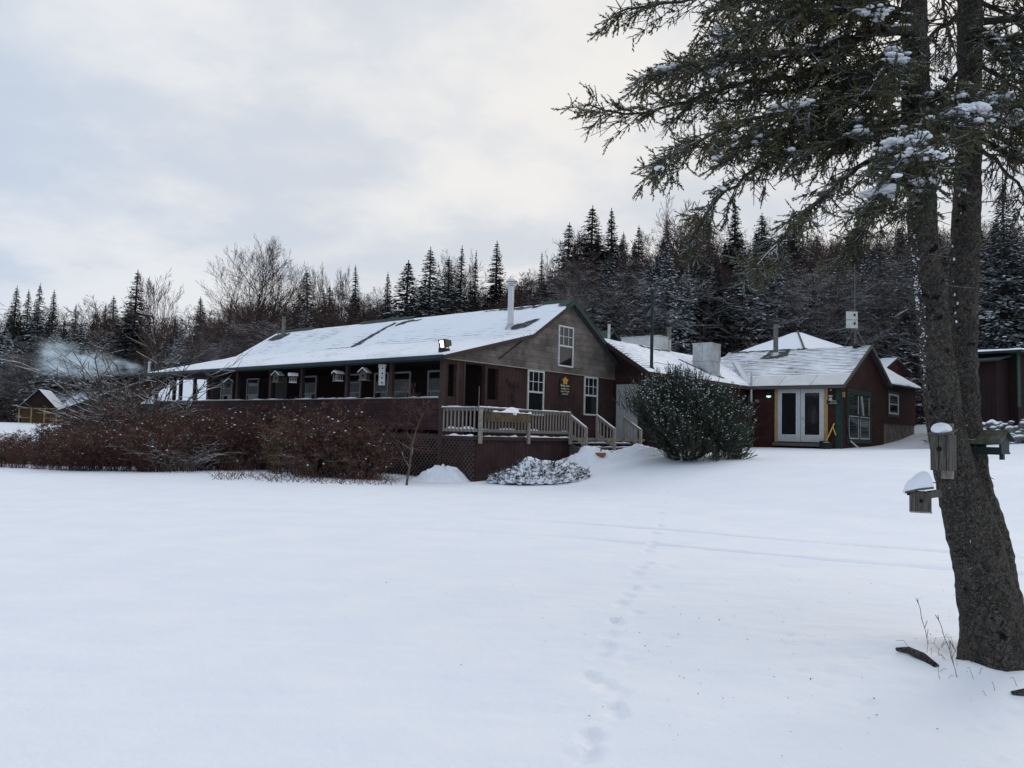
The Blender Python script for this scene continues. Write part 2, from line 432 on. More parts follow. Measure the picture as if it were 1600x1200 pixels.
nn = math_(nt, 'ADD', math_(nt, 'MULTIPLY', n1, .65), math_(nt, 'MULTIPLY', n2, .35))
# cloud deck is brighter and warmer towards the hidden sun (to the right), thinner and bluer away from it
sd = (math.sin(SUN_AZ)*math.cos(SUN_EL), math.cos(SUN_AZ)*math.cos(SUN_EL), math.sin(SUN_EL))
vm = nt.nodes.new('ShaderNodeVectorMath'); vm.operation = 'DOT_PRODUCT'; vm.inputs[1].default_value = sd
nt.links.new(tc.outputs['Generated'], vm.inputs[0]); dot = vm.outputs['Value']
tow = mapr(nt, dot, -.25, .95)
lit = mixrgb(nt, tow, (6.2, 7.1, 8.4), (8.6, 8.4, 8.15))
shade = mixrgb(nt, tow, (4.5, 5.8, 7.6), (6.5, 6.8, 7.35))
cloud = mixrgb(nt, mapr(nt, nn, .41, .58), shade, lit)
cover = math_(nt, 'MINIMUM', math_(nt, 'ADD', mapr(nt, nn, .34, .54, .72, 1.), math_(nt, 'MULTIPLY', tow, .4)), 1.)
full = mixrgb(nt, cover, sky.outputs[0], cloud)
nt.links.new(full, bg.inputs['Color']); bg.inputs['Strength'].default_value = .1
sl = bpy.data.lights.new('sun', 'SUN'); sl.energy = 1.0; sl.angle = math.radians(30); sl.color = (1, .96, .9)
so = bpy.data.objects.new('sun', sl); COL.objects.link(so)
so.rotation_euler = Vector(sd).to_track_quat('Z', 'Y').to_euler()
scene.cycles.volume_bounces = 4
scene.view_settings.view_transform = 'Standard'; scene.view_settings.look = 'None'
scene.view_settings.exposure = .06; scene.view_settings.gamma = 1.

# ------------------------------------------------------------------ ground
xs = np.unique(np.concatenate([np.linspace(-420, -60, 26), np.linspace(-60, -14, 60), np.linspace(-14, -.2, 60), np.arange(-.2, 4.4, .04), np.linspace(4.4, 24, 110), np.linspace(24, 70, 50), np.linspace(70, 420, 26)]))
ys = np.unique(np.concatenate([np.linspace(-60, 2, 16), np.arange(2, 8, .035), np.arange(8, 17, .05), np.arange(17, 42, .18), np.linspace(42, 190, 75), np.linspace(190, 480, 20)]))
X, Y = np.meshgrid(xs, ys)
Z = H(X, Y)
near = sstep(60, 20, Y)
Z = Z + .10*fbm(X*.12+5, Y*.12, 3)*near*sstep(1, 12, Y) + .018*fbm(X*.8, Y*.8, 4)*near + .5*fbm(X*.08, Y*.08, 3)*sstep(50, 90, Y)
# foot prints walking away from the camera
steps = [(.46, 4.29, 1), (.41, 4.04, 1), (.65, 4.71, .8), (.70, 4.97, .5), (.64, 5.14, .7), (.57, 5.33, .8), (.69, 5.86, .8), (.85, 5.74, .4), (.76, 6.05, .6), (.84, 6.4, .6), (.94, 6.84, .9), (1.16, 7.17, .5), (1.08, 7.55, .8), (1.2, 7.95, .6), (1.33, 8.35, .8), (1.48, 9.18, .7), (1.6, 9.6, .7), (1.73, 9.93, .8), (1.94, 11.02, .8), (2.05, 11.5, .8), (2.17, 12.01, .9), (2.45, 13.2, .9), (2.73, 14.36, .9), (2.97, 15.6, .9), (3.21, 16.78, .9), (3.7, 19., .9), (4.2, 21.3, .9), (1.55, 8.4, .4), (1.05, 6.2, .35), (2.0, 9.7, .4)]
for i, (fx, fy, dep) in enumerate(steps):
    an = .18+.25*math.sin(i*2.3); dx = X-fx; dy = Y-fy
    a_ = dx*math.cos(an)-dy*math.sin(an); b_ = dx*math.sin(an)+dy*math.cos(an)
    sc_ = .85 if fy < 9 else 1.1
    r = np.sqrt((a_/(.075*sc_))**2+(b_/(.17*sc_))**2)
    edge = 1+.25*vnoise(X*14+i, Y*14)
    Z = Z - .034*dep*(1-sstep(.72, 1.02, r*edge)) + .006*dep*np.exp(-((r-1.3)/.25)**2)
    Z = Z + .012*dep*(1-sstep(.4, 1., r))*vnoise(X*25, Y*25+i)
# two wheel tracks curving across the field
def track(pts):
    global Z
    px = np.array([p[0] for p in pts]); py = np.array([p[1] for p in pts])
    fy = np.interp(X, px, py, left=np.nan, right=np.nan)
    d = np.abs(Y-fy-.05*vnoise(X*.6, X*0)); k = np.where(np.isnan(d), 0, np.exp(-(d/.10)**2))
    gap = sstep(-.25, .1, vnoise(X*.35+3, X*0+1))
    fade = np.interp(X, [-11, -4, 2, 8], [.35, .5, 1., .9])
    Z = Z - .065*k*fade*(.5+.5*gap)
def smooth_pts(p): 
    p = np.array(p); xs_ = np.linspace(p[0, 0], p[-1, 0], 80); ys_ = np.interp(xs_, p[:, 0], p[:, 1])
    for _ in range(12): ys_[1:-1] = (ys_[:-2]+ys_[1:-1]*2+ys_[2:])/4
    return list(zip(xs_, ys_))
track(smooth_pts([(-16, 17.6), (-10.27, 16.3), (-7., 15.), (-4.5, 14.9), (.06, 14.9), (2.33, 14.1), (3.39, 13.5), (5.08, 12.6), (6.5, 11.9), (9.5, 10.6)]))
track(smooth_pts([(-16, 15.2), (-8.78, 13.9), (-6.1, 13.2), (-4., 12.9), (.06, 12.7), (1.98, 12.), (2.75, 11.6), (4.33, 10.8), (5.6, 10.3), (9.5, 8.9)]))
# soft mound round the foot of the near spruce, drifts by the cabin wall
Z = Z + .10*np.exp(-(((X-3.3)/.8)**2+((Y-5.9)/.55)**2)) + .05*fbm(X*3, Y*3, 3)*np.exp(-(((X-3.2)/.9)**2+((Y-5.7)/.7)**2))

pr = np.random.default_rng(21)
for i in range(170):
    fx, fy = pr.uniform(.2, 4.3), pr.uniform(2.8, 10.5)
    if pr.random() < .5: fx, fy = pr.normal(3., .7), pr.normal(5.3, .9)
    rr_ = pr.uniform(.012, .04); Z = Z - pr.uniform(.006, .02)*np.exp(-(((X-fx)/rr_)**2+((Y-fy)/(rr_*1.3))**2))
Z = Z - .09*np.exp(-((((X-3.53)/.40)**2+((Y-5.86)/.34)**2)**2)) + .012*fbm(X*2.2, Y*6., 3)*near
nx, ny = len(xs), len(ys)
V = np.stack([X.ravel(), Y.ravel(), Z.ravel()], 1)
ii = (np.arange(ny-1)[:, None]*nx+np.arange(nx-1)[None]).ravel()
g = link('snow_ground', npmesh('snow_ground', V, np.stack([ii, ii+1, ii+nx+1, ii+nx], 1), W['snow'], smooth=True))
tag(g, kind='structure')
g.data.materials.append(W['floor'])
fy = Y[:-1, :-1]; fx = X[:-1, :-1]; fax = fx/np.maximum(fy, 1)
edge = np.interp(fax, [-.7, -.45, -.32, -.2, 0, .3], [124, 116, 80, 64, 56, 54])+5*fbm(fx*.15, fy*.15, 3)
fm = ((fy > edge) & (fy < 260)).astype(np.int32).ravel(); g.data.polygons.foreach_set('material_index', fm)

# shovelled snow heaps
def heap(name, cx, cy, rx, ry, h, seed, label):
    n = 90; q = np.linspace(-1.25, 1.25, n); A, B = np.meshgrid(q, q)
    r = np.sqrt(A**2+B**2); x_ = cx+A*rx; y_ = cy+B*ry
    pk = np.clip(1-r, 0, 1)**1.05
    z_ = H(x_, y_)-.08+h*pk+.22*h*fbm(A*2.6+seed, B*2.6, 4)*sstep(0, .25, pk)+(.03+.16*h)*(np.abs(fbm(A*7+seed, B*7, 4))-.2)*sstep(0, .12, pk)-.25*sstep(.95, 1.2, r)
    ii = (np.arange(n-1)[:, None]*n+np.arange(n-1)[None]).ravel()
    o = link(name, npmesh(name, np.stack([x_.ravel(), y_.ravel(), z_.ravel()], 1), np.stack([ii, ii+1, ii+n+1, ii+n], 1), W['pile'], smooth=True))
    return tag(o, label, 'snow pile', 'shovelled snow heaps')
# ------------------------------------------------------------------ building helpers
ANG = .872
LO = np.array([-2.32, 26.5, 0.]); LU = np.array([-math.sin(ANG), math.cos(ANG), 0]); LV = np.array([math.cos(ANG), math.sin(ANG), 0])
def Lw(v, u, z): return LO+LV*v+LU*u+np.array([0, 0, z])
KO = np.array([15.25, 36.4, 0.])
def Kw(v, u, z): return KO+LV*v+LU*u+np.array([0, 0, z])
# local axes of a building: x = v (runs back to the right), y = u (runs back to the left)
class Face:
    """flat wall face: 'y' -> wall along x at y=c facing -y ; 'x' -> wall along y at x=c facing -x"""
    def __init__(s, ax, c): s.ax = ax; s.c = c
    def box(s, mb, a0, a1, o0, o1, z0, z1, mi=0):
        if s.ax == 'y': return mb.box(a0, a1, s.c-o1, s.c-o0, z0, z1, mi)
        return mb.box(s.c-o1, s.c-o0, a0, a1, z0, z1, mi)
def window(parent, F, a0, a1, z0, z1, mat, fw=.055, rails=(), munt=(), name='window', depth=.05, o=0.):
    mb = MB()
    F.box(mb, a0, a1, o, o+depth, z1-fw, z1); F.box(mb, a0, a1, o, o+depth, z0, z0+fw)
    F.box(mb, a0, a0+fw, o, o+depth, z0+fw, z1-fw); F.box(mb, a1-fw, a1, o, o+depth, z0+fw, z1-fw)
    for zr, t in rails: F.box(mb, a0+fw, a1-fw, o, o+depth-.008, zr-t/2, zr+t/2)
    for kind, p, q0, q1 in munt:
        if kind == 'v': F.box(mb, p-.012, p+.012, o, o+depth-.016, q0, q1)
        else: F.box(mb, q0, q1, o, o+depth-.019, p-.012, p+.012)
    wi = mb.build(name, mat, parent)
    pb = MB(); F.box(pb, a0+fw-.005, a1-fw+.005, o-.01, o+.015, z0+fw-.005, z1-fw+.005)
    pb.build('pane', W['glass'], wi)
    return wi
def slab(parent, name, c, th, mat):
    """sloping roof slab from 4 top corners (eave a, eave b, ridge b, ridge a), thickness straight down"""
    mb = MB(); mb.prism(c, (0, 0, -th)); return mb.build(name, mat, parent)
def snow_sheet(parent, c, mat, nu, nv, th=.05, seed=0, name='roof_snow', ragged=.09, v0=0.):
    c = [np.array(k, float) for k in c]
    q, p = np.meshgrid(np.linspace(0, 1, nv), np.linspace(0, 1, nu), indexing='ij')
    P = (c[0][None, None]*((1-p)*(1-q))[..., None]+c[1]*(p*(1-q))[..., None]+c[2]*(p*q)[..., None]+c[3]*((1-p)*q)[..., None])
    lu = np.linalg.norm(c[1]-c[0]); lv = np.linalg.norm(c[3]-c[0])
    eu = np.minimum(p, 1-p)*lu; ev = np.minimum(q, 1-q)*lv; ed = np.minimum(eu, ev)
    t = th*(.75+.7*fbm(p*lu*.5+seed, q*lv*.5, 3)+.25*fbm(p*lu*3+seed, q*lv*3, 2))*sstep(-.02, .12, ed)+.006
    P[..., 2] += t
    ins = ragged*(fbm(p*lu*1.3+seed*3, q*lv*1.3, 3))
    P += ((c[3]-c[0])/lv)[None, None]*(ins*(q < .001))[..., None]
    V = P.reshape(-1, 3)
    ii = (np.arange(nv-1)[:, None]*nu+np.arange(nu-1)[None]).ravel()
    F = np.stack([ii, ii+1, ii+nu+1, ii+nu], 1)
    # skirt down to the slab along the border
    ring = list(range(nu))+[j*nu+nu-1 for j in range(1, nv)]+[(nv-1)*nu+i for i in range(nu-2, -1, -1)]+[j*nu for j in range(nv-2, 0, -1)]
    base = V[ring].copy(); base[:, 2] -= t.reshape(-1)[ring]-.002
    n0 = len(V); k = len(ring)
    sk = np.array([[ring[i], n0+i, n0+(i+1) % k, ring[(i+1) % k]] for i in range(k)])
    me = npmesh(name, np.vstack([V, base]), np.vstack([F, sk]), mat, smooth=True)
    uvl = me.uv_layers.new(name='UVMap')
    UV = np.stack([(p*lu).ravel()+seed*7, (q*lv).ravel()+v0], 1); UV = np.vstack([UV, UV[ring]])
    li = np.zeros(len(me.loops), np.int32); me.loops.foreach_get('vertex_index', li)
    uvl.data.foreach_set('uv', UV[li].astype(np.float32).ravel())
    return link(name, me, parent)
def bare_patch(parent, plane, pts, seed, lift=.075, name='bare_shingles'):
    """ragged dark patch lying on a roof plane; plane(x,y)->z"""
    r = random.Random(seed); out = []
    for i in range(len(pts)):
        a = pts[i]; b = pts[(i+1) % len(pts)]
        L_ = math.hypot(b[0]-a[0], b[1]-a[1]); k = max(2, int(L_/.12))
        for j in range(k):
            t = j/k; x = a[0]+(b[0]-a[0])*t+r.uniform(-.06, .06); y = a[1]+(b[1]-a[1])*t+r.uniform(-.06, .06)
            out.append((x, y, plane(x, y)+lift))
    mb = MB(); mb.prism(out, (0, 0, .004)); return mb.build(name, W['melt'], parent)
def snow_strip(parent, p, q, w_, h, seed, name='snow_cap', gap=.0):
    """lumpy line of snow lying along a rail"""
    p = np.array(p, float); q = np.array(q, float); L_ = np.linalg.norm(q-p); n = max(4, int(L_/.09))
    d = (q-p)/L_; s_ = np.array([-d[1], d[0], 0]); s_ /= np.linalg.norm(s_)
    mb = MB(); V = []
    for i in range(n+1):
        c = p+d*L_*i/n; k = max(.08, .75+1.1*float(fbm(np.array(i*.35+seed*5.1), np.array(seed*1.), 3)))
        if gap and float(vnoise(np.array(i*.13+seed), np.array(3.3))) < gap-.5: k = .05
        for a, b in ((-.5, 0), (-.42, .7), (0, 1), (.42, .7), (.5, 0)): V.append(c+s_*w_*a+np.array([0, 0, h*b*k]))
    F = [(i*5+j, i*5+j+1, (i+1)*5+j+1, (i+1)*5+j) for i in range(n) for j in range(4)]
    mb.add(V, F); return mb.build(name, W['clump'], parent, smooth=True)
def flue(parent, base, top, r, mat, cap=True, name='flue_pipe', boot=None):
    mb = MB(); h = top-base[2]
    mb.lathe(base, [(r, 0), (r, h*.33), (r*1.06, h*.335), (r*1.06, h*.35), (r, h*.355), (r, h*.66), (r*1.06, h*.665), (r*1.06, h*.68), (r, h*.685), (r, h)], 18)
    o = mb.build(name, mat, parent, smooth=False)
    if cap:
        cb_ = MB(); t = (base[0], base[1], top)
        cb_.lathe(t, [(r*1.02, -.02), (r*1.75, .02), (r*1.75, .06), (r*1.2, .09)], 18)
        cb_.lathe(t, [(r*1.1, .1), (r*1.1, .15)], 18)
        cb_.lathe(t, [(r*1.75, .16), (r*1.8, .2), (r*1.3, .26), (r*.4, .285)], 18)
        cb_.build('cap', mat, o)
    if boot:
        b_ = MB(); b_.lathe((base[0], base[1], base[2]-.1), [(r*2.3, 0), (r*1.9, .12), (r*1.15, .34), (r*1.05, .36)], 14); b_.build('flashing_boot', boot, o)
    return o
def text_mesh(name, txt, size, mat, parent, mtx, align='CENTER'):
    cu = bpy.data.curves.new(name, 'FONT'); cu.body = txt; cu.size = size; cu.align_x = align; cu.extrude = .002
    t = bpy.data.objects.new(name, cu); COL.objects.link(t)
    dg = bpy.context.evaluated_depsgraph_get(); me = bpy.data.meshes.new_from_object(t.evaluated_get(dg))
    COL.objects.unlink(t); bpy.data.objects.remove(t)
    me.transform(mtx); me.materials.clear(); me.materials.append(mat)
    return link(name, me, parent)
exec_order = []
# ================================================================== THE LODGE
lodge = thing('lodge', 'long dark brown lodge with covered porch and snow dusted roof with a grey shake gable', 'lodge', tuple(LO), ANG)
GF = Face('y', 0.); PF = Face('x', 0.)
# gable wall, lower part, with the three openings of the porch end
mb = MB()
for x0, x1, z0, z1 in ((0, .23, .0, 4.05), (.23, .65, 0, 2.78), (.23, .65, 3.89, 4.05), (.65, 1.05, 0, 4.05), (1.05, 2.11, 0, 1.46), (1.05, 2.11, 3.97, 4.05), (2.11, 2.24, 0, 4.05), (2.24, 2.83, 0, 2.77), (2.24, 2.83, 3.9, 4.05), (2.83, 10.62, 0, 4.05)):
    mb.box(x0, x1, 0, .16, z0, z1)
mb.build('gable_wall', W['brown'], lodge)
# corner boards of the openings
mb = MB()
for x0, x1 in ((.62, .74), (.98, 1.06), (2.1, 2.18)): mb.box(x0, x1, -.018, .002, 1.46, 4.0)
mb.box(-.03, .06, -.03, .15, .0, 4.0)
mb.build('corner_board', W['brownpaint'], lodge)
mb = MB(); mb.prism([(-.28, -.035, 4.07), (10.62, -.035, 4.07), (10.62, -.035, 4.72), (7.1, -.035, 6.9), (4.48, -.035, 5.25), (-.28, -.035, 4.1)], (0, .12, 0))
mb.build('gable_cladding', W['grey'], lodge)
mb = MB(); mb.box(-.25, 10.62, -.06, -.03, 4.03, 4.075); mb.build('trim_strip', W['wood'], lodge)
mb = MB(); mb.beam((2.77, -.045, 4.27), (4.3, -.045, 5.2), .03, .07, (0, 1, 0)); mb.build('old_roof_line', W['brownpaint'], lodge)
# side / back / left walls of the body and the porch inner wall
mb = MB(); mb.box(10.5, 10.62, .17, 20.6, 0, 4.7); mb.box(3.15, 10.5, 20.5, 20.6, 0, 4.05)
mb.prism([(3.1, 20.5, 4.05), (10.6, 20.5, 4.05), (10.6, 20.5, 4.7), (7.1, 20.5, 6.85), (4.48, 20.5, 5.2), (3.1, 20.5, 4.8)], (0, .1, 0))
mb.build('outer_wall', W['brown'], lodge)
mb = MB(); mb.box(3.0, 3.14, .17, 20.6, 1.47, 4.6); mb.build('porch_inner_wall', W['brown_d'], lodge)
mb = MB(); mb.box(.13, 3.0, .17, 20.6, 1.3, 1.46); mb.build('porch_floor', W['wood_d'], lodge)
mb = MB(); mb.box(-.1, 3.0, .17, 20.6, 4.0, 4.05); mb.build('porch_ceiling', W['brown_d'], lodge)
IF = Face('x', 3.0)
# porch windows (grey frames, dark lower slot under the sash)
for a1, a0 in ((19.4, 18.3), (16.95, 15.88), (12.15, 11.15), (8.95, 7.98), (7.1, 6.2), (5.95, 4.85), (3.85, 2.85)):
    wi = window(lodge, IF, a0, a1, 2.55, 4.0-.02, W['doorgrey'], .07, rails=((3.16, .06),))
    mb = MB(); IF.box(mb, a0+.08, a1-.08-(.1 if a1 > 9 else 0), .016, .022, 3.2, 3.62+.05*math.sin(a0*3)); mb.build('reflection_panel', W['reflection_panel'], wi)  # grey panel proud of the pane paints in its pale lower reflection
mb = MB(); IF.box(mb, 13.45, 14.4, 0, .05, 1.47, 3.97); d = mb.build('door', W['porchdoor'], lodge)
mb = MB(); mb.lathe((2.93, 13.55, 2.45), [(.03, 0), (.03, .03)], 8, (-1, 0, 0)); mb.build('handle', W['black'], d)
# porch front wall, posts, rail cap
mb = MB(); mb.box(0, .12, .17, 20.6, 1.62, 2.7); mb.box(.02, .12, 3.6, 20.6, -.3, 1.62); mb.box(.12, 3.0, 20.48, 20.6, -.3, 2.68); mb.build('porch_wall', W['brown_c'], lodge)
mb = MB(); mb.box(-.04, .17, .17, 20.62, 2.7, 2.735); cap = mb.build('rail_cap', W['wood'], lodge)
snow_strip(cap, (.06, .2, 2.735), (.06, 20.6, 2.735), .2, .035, 2, gap=.35)
for u in (2.68, 5.2, 8.1, 10.3, 12.9, 15.4, 18.0, 20.5):
    mb = MB(); mb.box(.0, .13, u-.075, u+.075, 2.735, 4.0); mb.build('porch_post', W['brownpaint'], lodge)
for v in (1.0, 2.1):
    mb = MB(); mb.box(v-.07, v+.07, 20.42, 20.56, 2.68, 4.0); mb.build('porch_post', W['brownpaint'], lodge)
# lattice below the porch corner
def lattice(mb, fn, a0, a1, z0, z1, step=.17, w_=.035):
    L_ = z1-z0
    for sgn, dp in ((1, 0.), (-1, .012)):
        a = a0-L_
        while a < a1+L_:
            # line from (a, z0) going up with slope sgn
            p = [(a, z0), (a+L_, z1)] if sgn > 0 else [(a+L_, z0), (a, z1)]
            (ax, az), (bx, bz) = p
            t0, t1 = 0., 1.
            dx = bx-ax
            lo, hi = ((a0-ax)/dx, (a1-ax)/dx) if dx > 0 else ((a1-ax)/dx, (a0-ax)/dx)
            t0 = max(t0, lo); t1 = min(t1, hi)
            if t1-t0 > .02:
                A = (ax+dx*t0, az+(bz-az)*t0); B = (ax+dx*t1, az+(bz-az)*t1)
                mb.beam(fn(A[0], A[1], dp), fn(B[0], B[1], dp), .01, w_, fn.nrm)
            a += step
class Fn:
    def __init__(s, f, n): s.f = f; s.nrm = n
    def __call__(s, *a): return s.f(*a)
mb = MB(); lattice(mb, Fn(lambda a, z, d: (-.02-d, a, z), (0, 0, 1)), -1.55, 3.6, -.1, 1.5)
mb.build('lattice', W['lattice'], lodge)
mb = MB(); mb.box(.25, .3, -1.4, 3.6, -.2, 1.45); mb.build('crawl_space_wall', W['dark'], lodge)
# gable windows
window(lodge, GF, 4.5, 5.52, 2.28, 4.02, W['white'], .065, rails=((3.18, .07),), munt=(('v', 4.84, 3.2, 3.96), ('v', 5.18, 3.2, 3.96), ('h', 3.58, 4.56, 5.46)))
window(lodge, GF, 8.27, 9.28, 2.4, 4.03, W['white'], .065, rails=((3.24, .07),), munt=(('v', 8.6, 3.26, 3.97), ('v', 8.94, 3.26, 3.97), ('h', 3.62, 8.33, 9.22)))
window(lodge, GF, 6.36, 7.38, 4.3, 5.96, W['white'], .065, rails=((5.14, .07),), munt=(('v', 6.7, 5.16, 5.9), ('v', 7.04, 5.16, 5.9), ('h', 5.53, 6.42, 7.32)), o=.035)
# dark weather stain of flaked paint next to the porch end
mb = MB()
for cx_, cz_, s_ in ((3.45, 3.35, .1), (3.7, 3.3, .12), (3.95, 3.36, .09), (3.62, 2.95, .1), (3.7, 2.75, .08), (3.3, 3.5, .07)):
    pts = [(cx_+s_*(1+.5*math.sin(5*t+cx_*9))*math.cos(t), -.004, cz_+s_*1.3*(1+.5*math.sin(3*t+cz_*7))*math.sin(t)) for t in np.linspace(0, 2*PI, 14)[:-1]]
    mb.prism(pts, (0, .003, 0))
mb.build('flaked_paint', W['brown_d'], lodge)
# roof: skirt + main slope + back slope, as slabs; then snow sheets
ULO, UHI = -.27, 20.82
sl1 = [(-.3, ULO, 4.12), (-.3, UHI, 4.12), (4.48, UHI, 5.35), (4.48, ULO, 5.35)]
sl2 = [(4.48, ULO, 5.35), (4.48, UHI, 5.35), (7.1, UHI, 7.0), (7.1, ULO, 7.0)]
sl3 = [(10.7, ULO, 4.73), (10.7, UHI, 4.73), (7.1, UHI, 7.0), (7.1, ULO, 7.0)]
mb = MB()
for s_ in (sl1, sl2, sl3): mb.prism(s_, (0, 0, -.1))
roof = mb.build('roof', W['shingle'], lodge)
def rev(s_): return [s_[1], s_[0], s_[3], s_[2]]
snow_sheet(roof, rev(sl1), W['roof_l'], 240, 50, .085, 1)
snow_sheet(roof, rev(sl2), W['roof_l'], 240, 34, .05, 2, v0=4.9)
snow_sheet(roof, sl3, W['roof_l'], 160, 30, .05, 3)
mb = MB(); mb.box(-.345, -.305, ULO, UHI, 3.95, 4.14); mb.build('fascia', W['greendark'], lodge)
mb = MB(); mb.box(-.43, -.35, ULO+.01, UHI-.05, 4.0, 4.12); mb.build('gutter', W['gutter'], lodge)
mb = MB()
yb = ULO-.02
for (xa, za), (xb, zb) in (((7.1, 7.03), (10.7, 4.76)),):
    mb.prism([(xa, yb, za+.06), (xb, yb, zb+.06), (xb, yb, zb-.13), (xa, yb, za-.16)], (0, .045, 0))
    mb.prism([(xa, yb, za+.07), (xb, yb, zb+.07), (xb, yb+.3, zb+.07), (xa, yb+.3, za+.07)], (0, 0, -.012))
mb.prism([(6.55, yb, 6.71), (7.1, yb, 7.09), (7.1, yb, 6.87), (6.55, yb, 6.5)], (0, .045, 0))
mb.prism([(6.62, yb-.01, 6.8), (7.1, yb-.01, 7.11), (7.1, yb+.55, 7.11), (6.62, yb+.5, 6.8)], (0, 0, -.012))
mb.build('rake_trim', W['green'], lodge)
mb = MB()
mb.prism([(-.3, yb, 4.12), (4.48, yb, 5.35), (4.48, yb, 5.2), (-.3, yb, 3.98)], (0, .045, 0))
mb.prism([(4.48, yb, 5.35), (6.55, yb, 6.655), (6.55, yb, 6.5), (4.48, yb, 5.2)], (0, .045, 0))
mb.build('rake_board', W['brownpaint'], lodge)
for y0, y1 in ((-.3, 1.4), (9.2, 13.2), (17.2, 20.8)):
    mb = MB(); mb.prism([(6.93, y0, 6.975), (7.1, y0, 7.13), (7.27, y0, 6.975), (7.1, y0, 7.09)], (0, y1-y0, 0)); mb.build('ridge_cap', W['green'], lodge)
pl1 = lambda x, y: 4.12+(x+.3)*1.23/4.78
pl2 = lambda x, y: 5.35+(x-4.48)*.63
bare_patch(roof, pl2, [(4.5, 10.75), (4.62, 10.25), (5.3, 10.3), (6.1, 10.2), (6.62, 9.95), (6.7, 10.2), (6.1, 10.45), (5.3, 10.62)], 4)
bare_patch(roof, pl2, [(6.25, 9.6), (6.6, 9.0), (6.72, 8.3), (6.8, 9.2), (6.55, 9.8)], 5)
bare_patch(roof, pl2, [(4.85, 1.2), (5.05, .55), (5.6, .35), (5.55, .75), (5.2, 1.35)], 6)
bare_patch(roof, pl2, [(6.75, 1.4), (6.82, 3.4), (6.92, 4.6), (6.93, 3.2), (6.88, 1.2)], 8)
bare_patch(roof, pl2, [(6.1, 20.2), (6.1, 19.1), (6.75, 18.9), (6.75, 20.2)], 7)
flue(lodge, (5.2, 1.5, 5.7), 7.5, .125, W['steel'], boot=W['galv'], name='chimney')
ch = flue(lodge, (6.75, 19.65, 6.65), 7.85, .1, W['tin'], cap=False, name='chimney', boot=W['tin'])
mb = MB(); mb.lathe((6.75, 19.65, 7.85), [(.2, 0), (.2, .05), (.08, .09)], 12); mb.lathe((6.75, 19.65, 7.92), [(.24, .08), (.22, .12), (.04, .17)], 12); mb.build('cap', W['black'], ch)
mb = MB(); mb.box(8.6, 9.2, 20.9, 21.4, 4.0, 5.62); mb.build('chimney', W['black'], lodge)
# floodlight on the roof corner
fl = MB(); cx_, cy_ = .12, .12
Rf = Matrix.Translation((cx_, cy_, 4.56)) @ Matrix.Rotation(math.radians(-112), 4, 'Z') @ Matrix.Rotation(math.radians(10), 4, 'X')
def tbox(mb, M_, x0, x1, y0, y1, z0, z1, taper=1.):
    v = []
    for z in (z0, z1):
        for y, k in ((y0, 1.), (y1, taper)):
            for x in (x0, x1): v.append(tuple(M_ @ Vector((x*k, y, z*k))))
    mb.add(v, [(0, 2, 3, 1), (4, 5, 7, 6), (0, 1, 5, 4), (2, 6, 7, 3), (0, 4, 6, 2), (1, 3, 7, 5)])
tbox(fl, Rf, -.23, .23, -.07, .2, -.15, .15, .62)
f_o = fl.build('floodlight', W['moss'], lodge)
le = MB(); tbox(le, Rf, -.21, .21, -.09, -.071, -.13, .13); le.build('lamp_glass', W['lamp'], f_o)
rm = MB()
for a in ((-.23, -.2, -.16, .16), (.2, .23, -.16, .16)): tbox(rm, Rf, a[0], a[1], -.115, -.07, a[2], a[3])
for a in ((-.16, -.13), (.13, .16)): tbox(rm, Rf, -.2, .2, -.115, -.07, a[0], a[1])
rm.beam((cx_-.2, cy_, 4.4), (cx_-.2, cy_+.02, 4.56), .02, .02); rm.beam((cx_+.2, cy_, 4.4), (cx_+.2, cy_+.02, 4.56), .02, .02); rm.box(cx_-.22, cx_+.22, cy_-.05, cy_+.06, 4.25, 4.41)
rm.build('lamp_housing_rim', W['black'], f_o)

# ------------------------------------------------------------------ dining sign
sg = thing('wall_sign', 'arched dark sign with gold emblem and white meal times on the brown gable wall', 'sign', tuple(Lw(6.9, -.0, 3.5)), ANG)
mb = MB(); arch = [(-.37, 0, -.38), (.37, 0, -.38)]+[(.37*math.cos(t), 0, .12+.33*math.sin(t)**.8 if 0 < t < PI else .12) for t in np.linspace(0, PI, 15)]
mb.prism([(x, -.04, z) for x, _, z in arch], (0, .04, 0)); mb.build('board', W['sign'], sg)
TX = lambda x, z: Matrix.Translation((x, -.044, z)) @ Matrix.Rotation(PI/2, 4, 'X')
text_mesh('lettering', 'dining room', .125, W['letter'], sg, TX(0, 0.01))
text_mesh('lettering', 'Breakfast 7-11', .095, W['letter'], sg, TX(0, -.11))
text_mesh('lettering', 'Lunch 11:30-2:30', .082, W['letter'], sg, TX(0, -.215))
text_mesh('lettering', 'Dinner 5-8', .09, W['letter'], sg, TX(0, -.32))
mb = MB(); em = [(.17*(1+.22*math.cos(5*t+PI/2+PI))*math.cos(t), -.05, .24+.14*(1+.2*math.cos(5*t+PI/2+PI))*math.sin(t)) for t in np.linspace(0, 2*PI, 40)[:-1]]
mb.prism(em, (0, .009, 0)); mb.build('emblem', W['gold'], sg)

